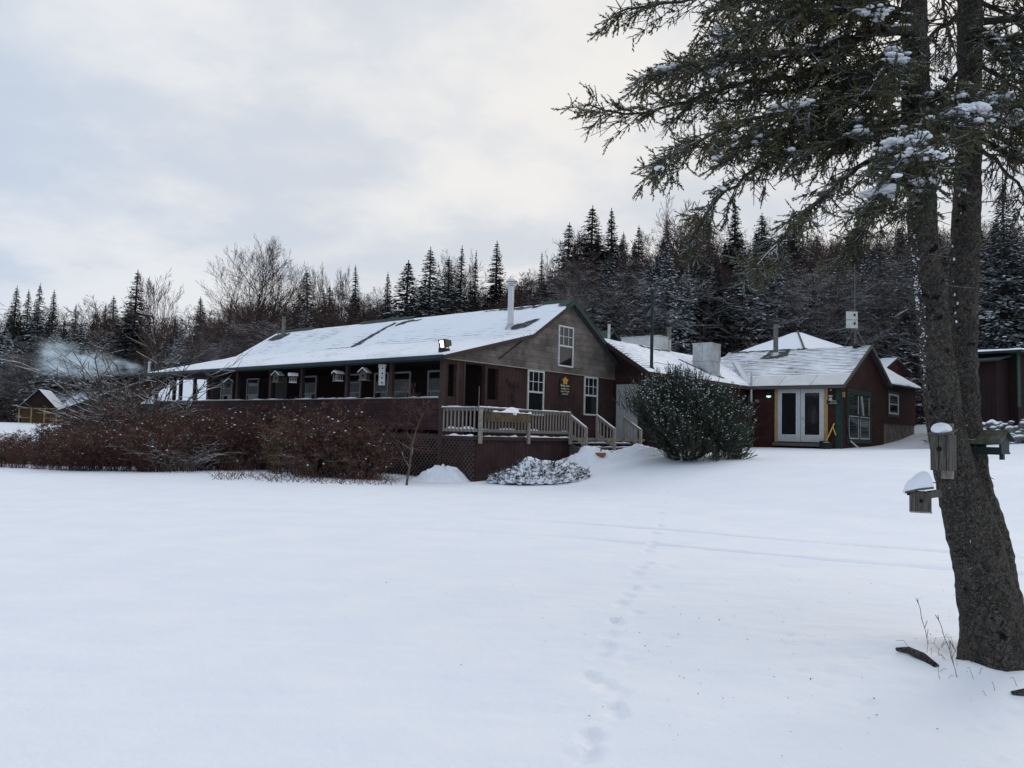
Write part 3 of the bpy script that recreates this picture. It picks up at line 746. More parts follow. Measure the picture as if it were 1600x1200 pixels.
# ------------------------------------------------------------------ entrance deck with rails and steps
deck = thing('entrance_deck', 'raised entrance deck with weathered baluster rails and steps on the gable end', 'deck', tuple(LO), ANG)
mb = MB(); mb.box(.0, 10.6, -1.6, -.03, 1.36, 1.46); mb.build('deck_floor', W['wood'], deck)
mb = MB(); mb.box(.08, 10.4, -1.56, -1.5, -.2, 1.36); mb.box(.04, .08, -1.56, -.05, -.2, 1.36); mb.build('skirt_wall', W['brown'], deck)
mb = MB(); mb.box(-.02, 5.1, -1.66, -1.602, 1.33, 1.45); mb.box(-.05, -.002, -1.6, -.0, 1.33, 1.45); rb = mb.build('rim_board', W['brownpaint'], deck)
snow_strip(rb, (.1, -1.64, 1.45), (5.0, -1.64, 1.45), .09, .05, 5, gap=.25); snow_strip(rb, (-.03, -1.5, 1.45), (-.03, -.1, 1.45), .1, .07, 6, gap=.2)
rails_ = MB(); rails_.beam((.0, -1.62, 2.385), (5.06, -1.62, 2.385), .14, .04); rails_.beam((.0, -1.55, 2.384), (.0, .0, 2.384), .14, .04)
tr = rails_.build('top_rail', W['wood'], deck)
snow_strip(tr, (0, -1.62, 2.405), (5.06, -1.62, 2.405), .14, .028, 7); snow_strip(tr, (0, -1.56, 2.405), (0, -.02, 2.405), .14, .028, 8)
mb = MB(); mb.beam((0, -1.6, 2.32), (5.0, -1.6, 2.32), .04, .08); mb.beam((0, -1.6, 1.64), (5.0, -1.6, 1.64), .04, .09); mb.beam((.03, -1.6, 2.32), (.03, 0, 2.32), .04, .08); mb.beam((.03, -1.6, 1.64), (.03, 0, 1.64), .04, .09)
br_ = mb.build('rail_beam', W['wood'], deck)
snow_strip(br_, (.1, -1.6, 1.685), (4.9, -1.6, 1.685), .05, .05, 9, gap=.5); snow_strip(br_, (.03, -1.5, 1.685), (.03, -.1, 1.685), .06, .06, 10, gap=.3)
for v in (.06, 2.54, 5.02):
    mb = MB(); mb.box(v-.06, v+.06, -1.74, -1.665, 1.22, 2.36); mb.build('rail_post', W['wood'], deck)
bal = MB(); bal.box(-.018, .018, -.018, .018, 1.58, 2.36)
b0 = None
spots = [(.18+.171*i, -1.645) for i in range(14)]+[(2.66+.171*i, -1.645) for i in range(14)]+[(-.025, -1.5+.175*i) for i in range(9)]
for x, y in spots:
    if b0 is None: b0 = bal.build('baluster', W['wood'], deck); c_ = b0
    else: c_ = b0.copy(); COL.objects.link(c_); c_.parent = deck
    c_.location = (x, y, 0)
# steps
for i, (y1, z) in enumerate(((-1.62, 1.3), (-1.92, 1.14), (-2.22, .98))):
    mb = MB(); mb.box(5.1, 8.95, y1-.31, y1, z-.05, z); st = mb.build('step', W['wood'], deck)
    snow_strip(st, (5.2, y1-.2, z), (8.85, y1-.2, z), .2, .03, 30+i, gap=.4)
for v in (5.1, 6.95, 8.9):
    mb = MB(); mb.prism([(v-.03, -1.62, 1.3), (v-.03, -2.55, .85), (v-.03, -2.55, .5), (v-.03, -1.62, .5)], (.06, 0, 0)); mb.build('stair_stringer', W['wood_d'], deck)
for v in (5.04, 6.95, 8.9):
    mb = MB(); mb.beam((v, -1.58, 2.37), (v, -2.42, 1.83), .13, .04); mb.beam((v, -1.6, 2.3), (v, -2.38, 1.8), .04, .08); mb.beam((v, -1.6, 1.63), (v, -2.38, 1.2), .04, .08)
    hr = mb.build('hand_rail', W['wood'], deck)
    snow_strip(hr, (v, -1.6, 2.38), (v, -2.42, 1.85), .1, .025, 40+int(v), gap=.3)
    mb = MB(); mb.box(v-.05, v+.05, -2.44, -2.34, .6, 1.86); mb.build('rail_post', W['wood'], deck)
    if v > 6: mb = MB(); mb.box(v-.05, v+.05, -1.66, -1.56, 1.4, 2.36); mb.build('rail_post', W['wood'], deck)
    for k in range(1, 5):
        t = k/5; c_ = b0.copy(); COL.objects.link(c_); c_.parent = deck
        c_.location = (v, -1.6-.78*t, -.04-.46*t)
# planter box hung on the rail
pb_ = thing('planter_box', 'empty mossy wooden planter box with a snow rim hung on the deck rail', 'planter', tuple(Lw(1.28, -1.85, 1.95)), ANG)
mb = MB()
mb.box(-1.02, 1.02, -.14, -.115, 0, .3); mb.box(-1.02, 1.02, .1, .125, 0, .3); mb.box(-1.02, -.99, -.115, .1, 0, .3); mb.box(.99, 1.02, -.115, .1, 0, .3); mb.box(-.99, .99, -.115, .1, 0, .03)
mb.build('box', W['plywood'], pb_)
mb = MB(); mb.box(-.98, .98, -.112, .098, .2, .26); mb.build('soil', W['weed'], pb_)
snow_strip(pb_, (-1.0, -.12, .3), (1.0, -.12, .3), .12, .08, 21); sn = MB()
sn.blob((.12, -.02, .33), .34, .15, .17, 4); sn.blob((-.6, 0, .27), .35, .1, .06, 5); sn.blob((.7, 0, .27), .3, .1, .06, 6); sn.build('snow_load', W['clump'], pb_, smooth=True)
# pole leaning in the porch doorway
mb = MB(); mb.tube([(1.42, -.35, 1.46), (1.74, -.06, 3.2)], .012, 8); o = mb.build('leaning_pole', W['wood'], None, loc=tuple(LO)); o.rotation_euler = (0, 0, ANG)
tag(o, 'thin pale pole leaning in the dark porch doorway behind the deck rail', 'pole')

# ================================================================== KITCHEN WING
wing = thing('kitchen_wing', 'low brown wing with white door and boxy white vents on its snowy roof', 'building', tuple(LO), ANG)
mb = MB(); mb.box(10.64, 10.76, -2.5, 2.6, .3, 4.1); mb.prism([(10.64, -2.5, 4.1), (10.64, .18, 5.55), (10.64, 2.6, 4.2)], (.12, 0, 0)); mb.build('end_wall', W['brown'], wing)
mb = MB(); mb.box(10.76, 19.5, -2.5, -2.38, .3, 4.12); mb.build('front_wall', W['red'], wing)
mb = MB(); mb.box(10.58, 10.64, -1.2, -.14, 1.46, 3.82); d = mb.build('door', W['doorgrey'], wing)
mb = MB(); mb.lathe((10.58, -1.08, 2.5), [(.04, 0), (.04, .06)], 8, (-1, 0, 0)); mb.build('handle', W['steel'], d)
wpl = lambda x, y: 4.15+(y+2.85)*1.65/3.03
ws = [(8.7, -2.85, 4.15), (20.5, -2.85, 4.15), (20.5, .18, 5.8), (9.75, .18, 5.8)]
wb = [(20.5, 3.2, 4.15), (10.9, 3.2, 4.15), (10.9, .18, 5.8), (20.5, .18, 5.8)]
mb = MB(); mb.prism(ws, (0, 0, -.09)); mb.prism(wb, (0, 0, -.09)); wr = mb.build('roof', W['shingle'], wing)
snow_sheet(wr, ws, W['roof_w'], 150, 44, .075, 5); snow_sheet(wr, wb, W['roof_w'], 60, 20, .05, 6)
mb = MB(); mb.box(8.7, 20.4, -2.9, -2.856, 4.0, 4.17); mb.prism([(8.66, -2.85, 4.17), (9.71, .18, 5.82), (9.71, .18, 5.62), (8.66, -2.85, 3.98)], (.04, 0, 0)); mb.build('fascia', W['brownpaint'], wing)
bare_patch(wr, wpl, [(14.6, -1.0), (15.2, -2.1), (16.6, -2.5), (16.5, -2.3), (15.4, -1.8), (14.9, -.9)], 14, .085)
bare_patch(wr, wpl, [(12.6, -.1), (14., -.25), (15.6, .0), (15.5, .1), (14., -.1), (12.7, .05)], 15, .085)
# vents: two boxy hoods, round pipes and a tall green mast
def hood(x0, x1, y0, y1, z0, z1, nm, mat, flange=None):
    mb = MB(); mb.box(x0, x1, y0, y1, z0, z1); h_ = mb.build(nm, mat, wing)
    f = MB(); f.box(x0-.03, x1+.03, y0-.03, y1+.03, z1+.002, z1+.05)
    if flange: f.box(x0-.035, x1+.035, y0-.035, y1+.035, flange, flange+.05); f.box(x0-.02, x0+.03, y0-.02, y0+.03, flange+.052, z1); f.box(x1-.03, x1+.02, y0-.02, y0+.03, flange+.052, z1); f.box(x0-.02, x0+.03, (y0+y1)/2-.02, (y0+y1)/2+.02, flange+.052, z1)
    f.build('flange', W['galv'], h_)
    return h_
hood(15.1, 16.05, .35, 2.5, 5.2, 6.5, 'exhaust_hood', W['offwhite'])
hood(15.35, 16.3, -2.3, -1.35, 4.2, 6.02, 'exhaust_hood', W['galv'], 5.2)
for x, y, z0, z1, r, mt_ in ((15.75, .1, 5.7, 6.35, .075, W['galv']), (16.4, .5, 5.6, 7.1, .11, W['tin']), (13.5, 2.2, 4.8, 7.0, .07, W['galv'])):
    mb = MB(); mb.lathe((x, y, z0), [(r*1.8, 0), (r*1.02, .12), (r, .13), (r, z1-z0-.06), (r*1.15, z1-z0-.05), (r*1.15, z1-z0)], 12); mb.build('vent_pipe', mt_, wing)
mb = MB(); mb.lathe((9.5, -2.5, 4.3), [(.14, 0), (.1, .12), (.07, .14), (.07, 3.2), (.1, 3.22), (.1, 3.34)], 12); mb.build('mast', W['greendark'], wing)
mb = MB(); mb.tube([(9.5, -2.5, 4.55), (10.2, -2.3, 4.68), (11.2, -2.35, 4.66), (12.2, -2.1, 4.78)], .012, 5); mb.build('cable', W['black'], wing)
# valley flashing between wing and cabin
jv = L0 = None
# ================================================================== DOUBLE DOOR CABIN
cabin = thing('red_cabin', 'dark red cabin with pale double french doors and a green framed window under its gable', 'cabin', tuple(KO), ANG)
kpl = lambda x, y: 4.17+(x+.3)*2.25/4.4
ks1 = [(-.3, -.22, 4.17), (-.3, 7.4, 4.17), (4.1, 7.4, 6.42), (4.1, -.22, 6.42)]
ks2 = [(7.75, -.22, 4.62), (7.75, 7.4, 4.62), (4.1, 7.4, 6.42), (4.1, -.22, 6.42)]
mb = MB(); mb.box(0, .13, .14, 7.2, .6, 4.3); mb.build('front_wall', W['red'], cabin)
mb = MB(); mb.prism([(0, 0, .6), (7.1, 0, .6), (7.1, 0, 4.86), (4.1, 0, 6.3), (0, 0, 4.25)], (0, .13, 0)); mb.box(6.98, 7.1, .13, 7.2, .6, 4.8); mb.build('gable_wall', W['red'], cabin)
mb = MB(); mb.box(-.025, .12, -.028, -.004, .8, 4.2); mb.box(-.03, -.004, -.0, .22, .8, 4.2); mb.build('corner_board', W['green'], cabin)
mb = MB(); mb.prism(ks1, (0, 0, -.09)); mb.prism(ks2, (0, 0, -.09)); kr = mb.build('roof', W['shingle'], cabin)
cut = lambda a, b, t: tuple(np.array(a)*(1-t)+np.array(b)*t)
ks1r = rev(ks1); tcut = .235
snow_sheet(kr, [cut(ks1r[0], ks1r[3], tcut), cut(ks1r[1], ks1r[2], tcut), ks1r[2], ks1r[3]], W['roof_k'], 120, 50, .045, 9)
snow_sheet(kr, ks2, W['roof_w'], 60, 30, .05, 10)
# smooth sheet-metal strip along the eave, in five lengths
for i in range(5):
    mb = MB(); y0 = -.22+1.524*i; y1 = y0+1.5
    a = ks1[0]; zc = lambda x: kpl(x, 0)
    mb.prism([(-.34, y0, zc(-.34)+.03), (.74, y0, zc(.74)+.03), (.74, y1, zc(.74)+.03), (-.34, y1, zc(-.34)+.03)], (0, 0, .02)); mb.build('eave_flashing', W['flash'], kr)
mb = MB(); mb.prism([(-.3, -.26, 4.2), (4.1, -.26, 6.48), (4.1, -.26, 6.3), (-.3, -.26, 4.02)], (0, .04, 0)); mb.prism([(4.1, -.26, 6.48), (7.75, -.26, 4.68), (7.75, -.26, 4.5), (4.1, -.26, 6.3)], (0, .04, 0)); mb.box(-.345, -.305, -.22, 4.2, 4.02, 4.14); mb.build('rake_board', W['wood_d'], cabin)
bare_patch(kr, kpl, [(2.9, 5.1), (2.9, 4.1), (3.2, 3.7), (3.75, 3.8), (3.7, 4.9)], 16, .075)
bare_patch(kr, kpl, [(3.8, 7.2), (3.85, 4.8), (3.92, 2.9), (3.98, 2.9), (3.97, 5), (3.93, 7.2)], 17, .075)
flue(cabin, (3.35, 4.4, 5.95), 7.75, .125, W['tin'], cap=False, boot=W['galv'], name='chimney')
mb = MB(); mb.lathe((3.35, 4.4, 7.75), [(.19, 0), (.22, .04), (.22, .1), (.1, .16)], 14); mb.build('chimney_cap', W['black'], cabin)
# french doors in a new pine frame
CF = Face('x', 0.)
mb = MB(); CF.box(mb, 2.96, 3.1, .005, .06, 1.46, 4.1); CF.box(mb, .58, .74, .005, .06, 1.46, 4.1); CF.box(mb, .74, 2.96, .005, .055, 4.03, 4.13); mb.build('door_frame', W['pine'], cabin)
for a0, a1 in ((1.86, 2.95), (.75, 1.84)):
    mb = MB(); CF.box(mb, a0, a1, .01, .05, 1.5, 4.02); dr = mb.build('door', W['doorgrey'], cabin)
    b0_, b1_ = (a0+.2, a1-.2)
    mb = MB()
    for r_ in ((b0_-.05, b0_, 1.84, 3.84), (b1_, b1_+.05, 1.84, 3.84)): CF.box(mb, r_[0], r_[1], .05, .068, r_[2], r_[3])
    for z_ in (1.79, 3.84): CF.box(mb, b0_-.05, b1_+.05, .05, .068, z_, z_+.05)
    mb.build('glass_bead', W['white'], dr)
    mb = MB(); CF.box(mb, b0_, b1_, .045, .058, 1.84, 3.84); mb.build('pane', W['glass'], dr)
    if a0 < 1: mb = MB(); mb.lathe((-.05, 1.74, 2.62), [(.045, 0), (.02, .03), (.035, .05), (.03, .08)], 10, (-1, 0, 0)); mb.build('handle', W['steel'], dr)
mb = MB(); CF.box(mb, .55, 3.1, .0, .35, 1.3, 1.45); mb.build('door_step', W['wood_d'], cabin)
# green framed picture window with a diagonal brace inside
KG = Face('y', 0.)
gw = MB(); KG.box(gw, .82, 1.08, 0, .04, 1.5, 4.1); KG.box(gw, 4.4, 4.68, 0, .04, 1.5, 4.1); KG.box(gw, 1.08, 4.4, 0, .04, 3.86, 4.1); KG.box(gw, 1.08, 4.4, 0, .04, 1.5, 1.7); KG.box(gw, 2.62, 2.82, 0, .036, 1.7, 3.86); KG.box(gw, 1.08, 2.62, 0, .032, 2.74, 2.86); KG.box(gw, 2.82, 4.4, 0, .032, 2.74, 2.86)
gwo = gw.build('window', W['green'], cabin)
mb = MB()
for a0, a1 in ((1.1, 2.6), (2.84, 4.38)):
    KG.box(mb, a0, a1, .0, .014, 1.7, 2.74); KG.box(mb, a0, a1, .0, .014, 2.86, 3.86)
mb.build('pane', W['glass'], gwo)
mb = MB()
for a0, a1 in ((1.1, 2.6), (2.84, 4.38)):
    KG.box(mb, a0, a1, .02, .045, 1.7, 1.75); KG.box(mb, a0, a1, .036, .05, 2.765, 2.8); KG.box(mb, a0, a0+.04, .02, .04, 1.75, 2.7); KG.box(mb, a1-.04, a1, .02, .04, 1.75, 2.7); KG.box(mb, a1-.05, a1, .016, .03, 2.9, 3.8)
mb.build('sash', W['offwhite'], gwo)
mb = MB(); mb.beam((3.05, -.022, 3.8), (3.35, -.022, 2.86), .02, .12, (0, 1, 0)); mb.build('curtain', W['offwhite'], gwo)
# lamps, pipes, wires on the front
lm = MB(); lm.lathe((-.12, 3.38, 3.95), [(.02, 0), (.06, -.05), (.14, -.2), (.14, -.24)], 12); lo = lm.build('wall_lamp', W['greendark'], cabin)
lm = MB(); lm.lathe((-.12, 3.38, 3.62), [(.02, 0), (.1, .03), (.12, .1), (.11, .12)], 12); lm.build('bulb', W['lampg'], lo)
mb = MB(); mb.tube([(-.06, 4.42, 1.3), (-.06, 4.42, 3.75)], .035, 8); mb.build('downpipe', W['tin'], cabin)
mb = MB(); mb.tube([(-.28, 4.2, 3.4), (-.28, 4.2, 4.1)], .07, 10); mb.tube([(-.28, 4.2, 4.18), (-.28, 4.2, 4.85)], .05, 10); mb.tube([(-.05, 4.2, 3.38), (-.3, 4.2, 3.38)], .06, 10); mb.build('vent_pipe', W['galv'], cabin)
mb = MB(); mb.lathe((-.0, 3.98, 3.45), [(.1, 0), (.1, .1), (.06, .14)], 12, (-1, 0, 0)); mb.build('meter', W['tin'], cabin)
mb = MB(); KG.box(mb, .18, .3, .0, .1, 3.62, 3.86); mb.build('junction_box', W['pine'], cabin)
mb = MB(); mb.tube([(.24, -.06, 3.62), (.4, -.06, 3.0), (.75, -.07, 2.1), (.95, -.08, 1.7), (1.0, -.12, 1.55)], .02, 6); mb.build('cable', W['black'], cabin)
mb = MB(); mb.tube([(1.0, -.12, 1.62), (1.25, -.3, 1.38), (1.55, -.45, 1.22)], .035, 6); mb.tube([(1.05, -.12, 1.6), (1.6, -.25, 1.32), (1.95, -.4, 1.2)], .02, 6); mb.build('hose', W['offwhite'], cabin)
mb = MB(); mb.lathe((-.08, .43, 3.98), [(.03, 0), (.05, -.03), (.02, -.06)], 8); mb.build('eave_lamp', W['offwhite'], cabin)
mb = MB(); mb.lathe((-.09, .44, 3.45), [(.11, 0), (.09, .04), (.07, .14), (.03, .2), (.0, .21)], 12); mb.lathe((-.09, .44, 3.64), [(.12, 0), (.1, .05), (.02, .1)], 12); mb.build('bell_lamp', W['galv'], cabin)
# valley strip
mb = MB()
P = []
for t in np.linspace(0, 1, 8):
    x = -.28+t*3.0; y = 4.35+t*2.1; P.append((x, y))
for (xa, ya), (xb, yb_) in zip(P[:-1], P[1:]):
    mb.prism([(xa, ya-.14, kpl(xa, 0)+.12), (xb, yb_-.12, kpl(xb, 0)+.12), (xb, yb_+.12, kpl(xb, 0)+.12), (xa, ya+.14, kpl(xa, 0)+.12)], (0, 0, .03))
mb.build('valley_flashing', W['flash'], kr)

# small things by the cabin door
sg2 = thing('door_sign', 'small black sign with two pale lines beside the double doors', 'sign', tuple(Kw(-.03, .36, 3.39)), ANG)
mb = MB(); mb.box(-.03, 0, -.33, .26, -.11, .1); mb.build('board', W['black'], sg2)
T2 = lambda y, z: Matrix.Translation((-.034, y, z)) @ Matrix(((0, 0, -1, 0), (-1, 0, 0, 0), (0, 1, 0, 0), (0, 0, 0, 1)))
text_mesh('lettering', 'OFFICE', .085, W['letter'], sg2, T2(-.03, .01)); text_mesh('lettering', 'registration', .08, W['letter'], sg2, T2(-.03, -.075))
tb = thing('tub', 'black tub standing in the snow beside the double doors', 'tub', tuple(Kw(-.45, .5, 1.17)), ANG)
mb = MB(); mb.lathe((0, 0, 0), [(.2, 0), (.25, .3), (.27, .31), (.27, .34), (.24, .34), (.22, .28), (0.02, .27)], 18); mb.build('bucket', W['black'], tb)
mb = MB(); mb.blob((.0, 0, .3), .2, .2, .06, 3); mb.build('snow_load', W['clump'], tb, smooth=True)
sh = thing('snow_shovel', 'snow shovel with yellow handle leaning on the red wall behind the black tub', 'shovel', tuple(Kw(-.2, .55, 1.25)), ANG)
mb = MB(); mb.tube([(-.12, .1, .1), (.12, -.28, 1.15)], .03, 8); mb.tube([(.09, -.23, .98), (.1, -.36, .6)], .026, 8); mb.build('handle', W['shovel'], sh)
mb = MB(); mb.box(-.17, -.14, -.12, .3, -.05, .32); mb.build('blade', W['black'], sh)

# ================================================================== ADDITION behind the gable, with cross gable
addn = thing('red_annex', 'dark red annex on a grey concrete footing with a small green trimmed window', 'building', tuple(KO), ANG)
mb = MB(); mb.box(7.12, 14.1, .06, .2, 2.6, 4.85); mb.box(13.98, 14.1, .2, 5.5, 2.6, 4.9); mb.build('wall', W['red'], addn)
mb = MB(); mb.box(7.12, 14.06, .12, .25, .6, 2.6); mb.build('footing', W['concrete'], addn)
AF = Face('y', .06)
mb = MB(); AF.box(mb, 8.02, 8.2, 0, .03, 2.98, 4.38); AF.box(mb, 10.2, 10.38, 0, .03, 2.98, 4.38); AF.box(mb, 8.2, 10.2, 0, .03, 4.26, 4.38); AF.box(mb, 8.2, 10.2, 0, .03, 2.98, 3.1); mb.build('window_trim', W['green'], addn)
window(addn, AF, 8.25, 10.15, 3.12, 4.24, W['white'], .09, rails=((3.68, .06),), o=.002)
as_ = [(7.2, -.25, 4.72), (14.35, -.25, 4.86), (17.0, 2.5, 6.42), (8.6, 2.5, 6.42)]
mb = MB(); mb.prism(as_, (0, 0, -.09)); ar = mb.build('roof', W['shingle'], addn); snow_sheet(ar, as_, W['roof_clean'], 60, 30, .07, 12)
mb = MB(); mb.prism([(17.0, 2.6, 6.2), (19.75, 2.6, 7.2), (26.5, 2.6, 5.9), (26.5, 2.6, 5.6), (20, 2.6, 4.0), (20, 2.6, 2.0), (15, 2.6, 2.0), (15, 2.6, 5.0)], (0, .15, 0)); mb.build('cross_gable', W['redv'], addn)
g1 = [(14.6, 2.45, 5.6), (14.6, 9.5, 5.6), (19.8, 9.5, 7.32), (19.8, 2.45, 7.32)]; g2 = [(27, 2.45, 5.85), (27, 9.5, 5.85), (19.8, 9.5, 7.32), (19.8, 2.45, 7.32)]
mb = MB(); mb.prism(g1, (0, 0, -.1)); mb.prism(g2, (0, 0, -.1)); gr = mb.build('roof', W['shingle'], addn); snow_sheet(gr, rev(g1), W['roof_clean'], 40, 30, .06, 13, ragged=0); snow_sheet(gr, g2, W['roof_clean'], 40, 30, .06, 14, ragged=0)
# hip roofed building behind
hip = thing('hip_roof_building', 'building behind the red cabin showing only a white snow covered hip roof', 'building', (17.15, 47.2, 0), ANG-.35)
hs = 3.3
mb = MB(); mb.box(-hs+.4, hs-.4, -hs+.4, hs-.4, 1., 6.35); mb.build('wall', W['red'], hip)
cs = [(-hs, -hs, 6.4), (hs, -hs, 6.4), (hs, hs, 6.4), (-hs, hs, 6.4)]; ap = (0, 0, 8.12)
mb = MB(); mb.add(cs+[ap], [(0, 1, 4), (1, 2, 4), (2, 3, 4), (3, 0, 4), (3, 2, 1, 0)]); hr_ = mb.build('roof', W['shingle'], hip)
for i in range(4):
    a, b = cs[i], cs[(i+1) % 4]; e = .04
    a2 = cut(ap, a, e); b2 = cut(ap, b, e); snow_sheet(hr_, [a, b, b2, a2], W['roof_clean'], 40, 26, .06, 20+i, ragged=.03)
mb = MB()
for c_ in cs: mb.beam((c_[0], c_[1], c_[2]+.07), (0, 0, 8.19), .1, .03)
mb.build('hip_cap', W['greendark'], hr_)
# green metal roof behind the wing
gb = thing('green_roof_shed', 'shed with green metal gable roof peeking out behind the wing roof', 'shed', (5.2, 42.3, 0), ANG)
mb = MB(); mb.box(-1., 1., 0., 4., 1., 6.35); mb.prism([(-1., 0, 6.35), (1., 0, 6.35), (0, 0, 7.1)], (0, .1, 0)); mb.build('wall', W['brown'], gb)
mb = MB()
mb.prism([(-1.25, -.3, 6.3), (0, -.3, 7.2), (0, 4.2, 7.2), (-1.25, 4.2, 6.3)], (0, 0, -.1)); mb.prism([(0, -.3, 7.2), (1.25, -.3, 6.3), (1.25, 4.2, 6.3), (0, 4.2, 7.2)], (0, 0, -.1)); rf = mb.build('roof', W['green'], gb)
snow_sheet(rf, [(1.25, -.05, 6.3), (1.25, 4.2, 6.3), (.1, 4.2, 7.13), (.1, -.05, 7.13)], W['roof_w'], 30, 20, .03, 26)
# mast with two flat antenna panels
am = thing('antenna_mast', 'thin mast with two square off white antenna panels on the cabin ridge', 'antenna', tuple(Kw(4.0, .55, 6.4)), ANG)
mb = MB(); mb.tube([(0, 0, 0), (0, 0, 4.3)], [.03, .018], 8); mb.build('mast_pole', W['tin'], am)
mb = MB(); mb.beam((-.0, -.5, .05), (0, 0, 1.0), .03, .03); mb.beam((0, .55, .0), (0, 0, 1.0), .03, .03); mb.beam((.5, .0, -.2), (0, 0, 1.1), .03, .03); mb.build('brace', W['tin'], am)
for z in (1.14, 1.58):
    mb = MB(); c0 = (0.1, .15)
    Mp = Matrix.Translation((-.12, .12, z)) @ Matrix.Rotation(math.radians(-48), 4, 'Z')
    tbox(mb, Mp, -.29, .29, -.05, .02, -.205, .205, 1.); po = mb.build('antenna_panel', W['offwhite'], am)
    mb = MB(); tbox(mb, Mp, .08, .17, -.075, -.05, -.03, .1, 1.); mb.build('connector', W['black'], po)
mb = MB(); mb.blob((-.1, -.1, .0), .2, .2, .16, 3); mb.build('tripod_base', W['black'], am)

# ================================================================== things hung along the porch
def birdhouse(kind, sc, tilt, seed):
    """small hung house, origin at its centre; returns parts as list of (name, MB, mat)"""
    out = []
    b = MB(); w2, d2, h2 = .14, .13, .13
    if kind == 'house':
        b.box(-w2, w2, -d2, d2, -h2, h2); b.prism([(-w2, -d2, h2), (w2, -d2, h2), (0, -d2, h2+.12)], (0, 2*d2, 0)); out.append(('box', b, W['wood_d']))
        r = MB(); r.prism([(-w2-.06, -d2-.06, h2-.03), (0, -d2-.06, h2+.13), (0, d2+.06, h2+.13), (-w2-.06, d2+.06, h2-.03)], (0, 0, .02)); r.prism([(0, -d2-.06, h2+.13), (w2+.06, -d2-.06, h2-.03), (w2+.06, d2+.06, h2-.03), (0, d2+.06, h2+.13)], (0, 0, .02)); out.append(('roof', r, W['wood_d']))
        s_ = MB(); s_.prism([(-w2-.06, -d2-.06, h2-.01), (0, -d2-.06, h2+.17), (0, d2+.06, h2+.17), (-w2-.06, d2+.06, h2-.01)], (0, 0, .03)); s_.prism([(0, -d2-.06, h2+.17), (w2+.06, -d2-.06, h2-.01), (w2+.06, d2+.06, h2-.01), (0, d2+.06, h2+.17)], (0, 0, .03)); out.append(('snow_load', s_, W['clump']))
        h_ = MB(); h_.lathe((0, -d2-.001, .02), [(.045, 0), (.045, .012)], 12, (0, -1, 0)); h_.lathe((-w2-.001, 0, .02), [(.04, 0), (.04, .012)], 12, (-1, 0, 0)); out.append(('entry_hole', h_, W['dark']))
        p_ = MB(); p_.tube([(0, -d2, -.06), (0, -d2-.08, -.06)], .01, 6); p_.box(-w2-.03, w2+.03, -d2-.05, d2+.05, -h2-.025, -h2-.002); out.append(('perch', p_, W['wood']))
    elif kind == 'feeder':
        b.box(-.15, .15, -.12, .12, -.15, -.12); 
        for x in (-.13, .13):
            for y in (-.1, .1): b.box(x-.012, x+.012, y-.012, y+.012, -.12, .12)
        b.box(-.09, .09, -.07, .07, -.12, .1); out.append(('box', b, W['wood']))
        r = MB(); r.prism([(-.2, -.15, .11), (.2, -.15, .11), (.2, 0, .2), (-.2, 0, .2)], (0, 0, .02)); r.prism([(-.2, 0, .2), (.2, 0, .2), (.2, .15, .11), (-.2, .15, .11)], (0, 0, .02)); out.append(('roof', r, W['wood_d']))
        s_ = MB(); s_.prism([(-.2, -.15, .14), (.2, -.15, .14), (.2, 0, .235), (-.2, 0, .235)], (0, 0, .04)); s_.prism([(-.2, 0, .235), (.2, 0, .235), (.2, .15, .14), (-.2, .15, .14)], (0, 0, .04)); s_.box(-.15, .15, -.14, -.122, -.13, -.1); out.append(('snow_load', s_, W['clump']))
        h_ = MB(); h_.lathe((-.0, -.071, .0), [(.03, 0), (.03, .01)], 10, (0, -1, 0)); h_.lathe((-.091, 0, 0), [(.03, 0), (.03, .01)], 10, (-1, 0, 0)); out.append(('entry_hole', h_, W['dark']))
    else:  # tall box with a column of holes
        b.box(-.11, .11, -.09, .09, -.34, .2); b.prism([(-.11, -.09, .2), (-.11, -.09, .36), (-.11, .09, .28), (-.11, .09, .2)], (.22, 0, 0)); out.append(('box', b, W['white']))
        r = MB(); r.prism([(-.14, -.13, .38), (.14, -.13, .38), (.14, .12, .28), (-.14, .12, .28)], (0, 0, .025)); out.append(('roof', r, W['white']))
        h_ = MB()
        for z in (-.25, -.08, .09, .27):
            h_.lathe((0, -.0905, z), [(.03, 0), (.03, .01)], 10, (0, -1, 0)); h_.lathe((-.1105, 0, z), [(.03, 0), (.03, .01)], 10, (-1, 0, 0))
        out.append(('entry_hole', h_, W['dark']))
    return out
bh = [
 ('birdhouse', 18.3, 3.4, 'house', .2, 'snow capped birdhouse hanging at the open far end of the porch'),
 ('birdhouse', 13.37, 3.38, 'house', .5, 'white roofed birdhouse hanging before the first porch window'),
 ('bird_feeder', 9.5, 3.58, 'house', -.5, 'tilted snowy birdhouse hanging left of the greyish porch door'),
 ('birdhouse', 8.41, 3.52, 'feeder', .1, 'small snowy birdhouse hanging between the porch door and a post'),
 ('bird_feeder', 5.51, 3.52, 'feeder', .8, 'boxy bird feeder with flat snow roof in front of bare porch boards'),
 ('birdhouse', 3.94, 3.53, 'house', -.4, 'round bodied birdhouse on a wire with a snowy open roof'),
 ('birdhouse', 2.97, 3.52, 'tall', .15, 'tall white birdhouse with a column of round holes'),
]
for nm, u, z, kd, rz, lab in bh:
    t = thing(nm, lab, 'birdhouse', tuple(Lw(-.16, u, z)), ANG-PI/4+rz, 'birdhouses hung along the porch')
    for pn, mb, mt_ in birdhouse(kd, 1, 0, 0): mb.build(pn, mt_, t)
    ztop = 3.98-z
    mb = MB(); mb.tube([(0, 0, .25 if kd != 'tall' else .36), (0.0, .0, ztop)], .006, 5); mb.build('wire', W['black'], t)
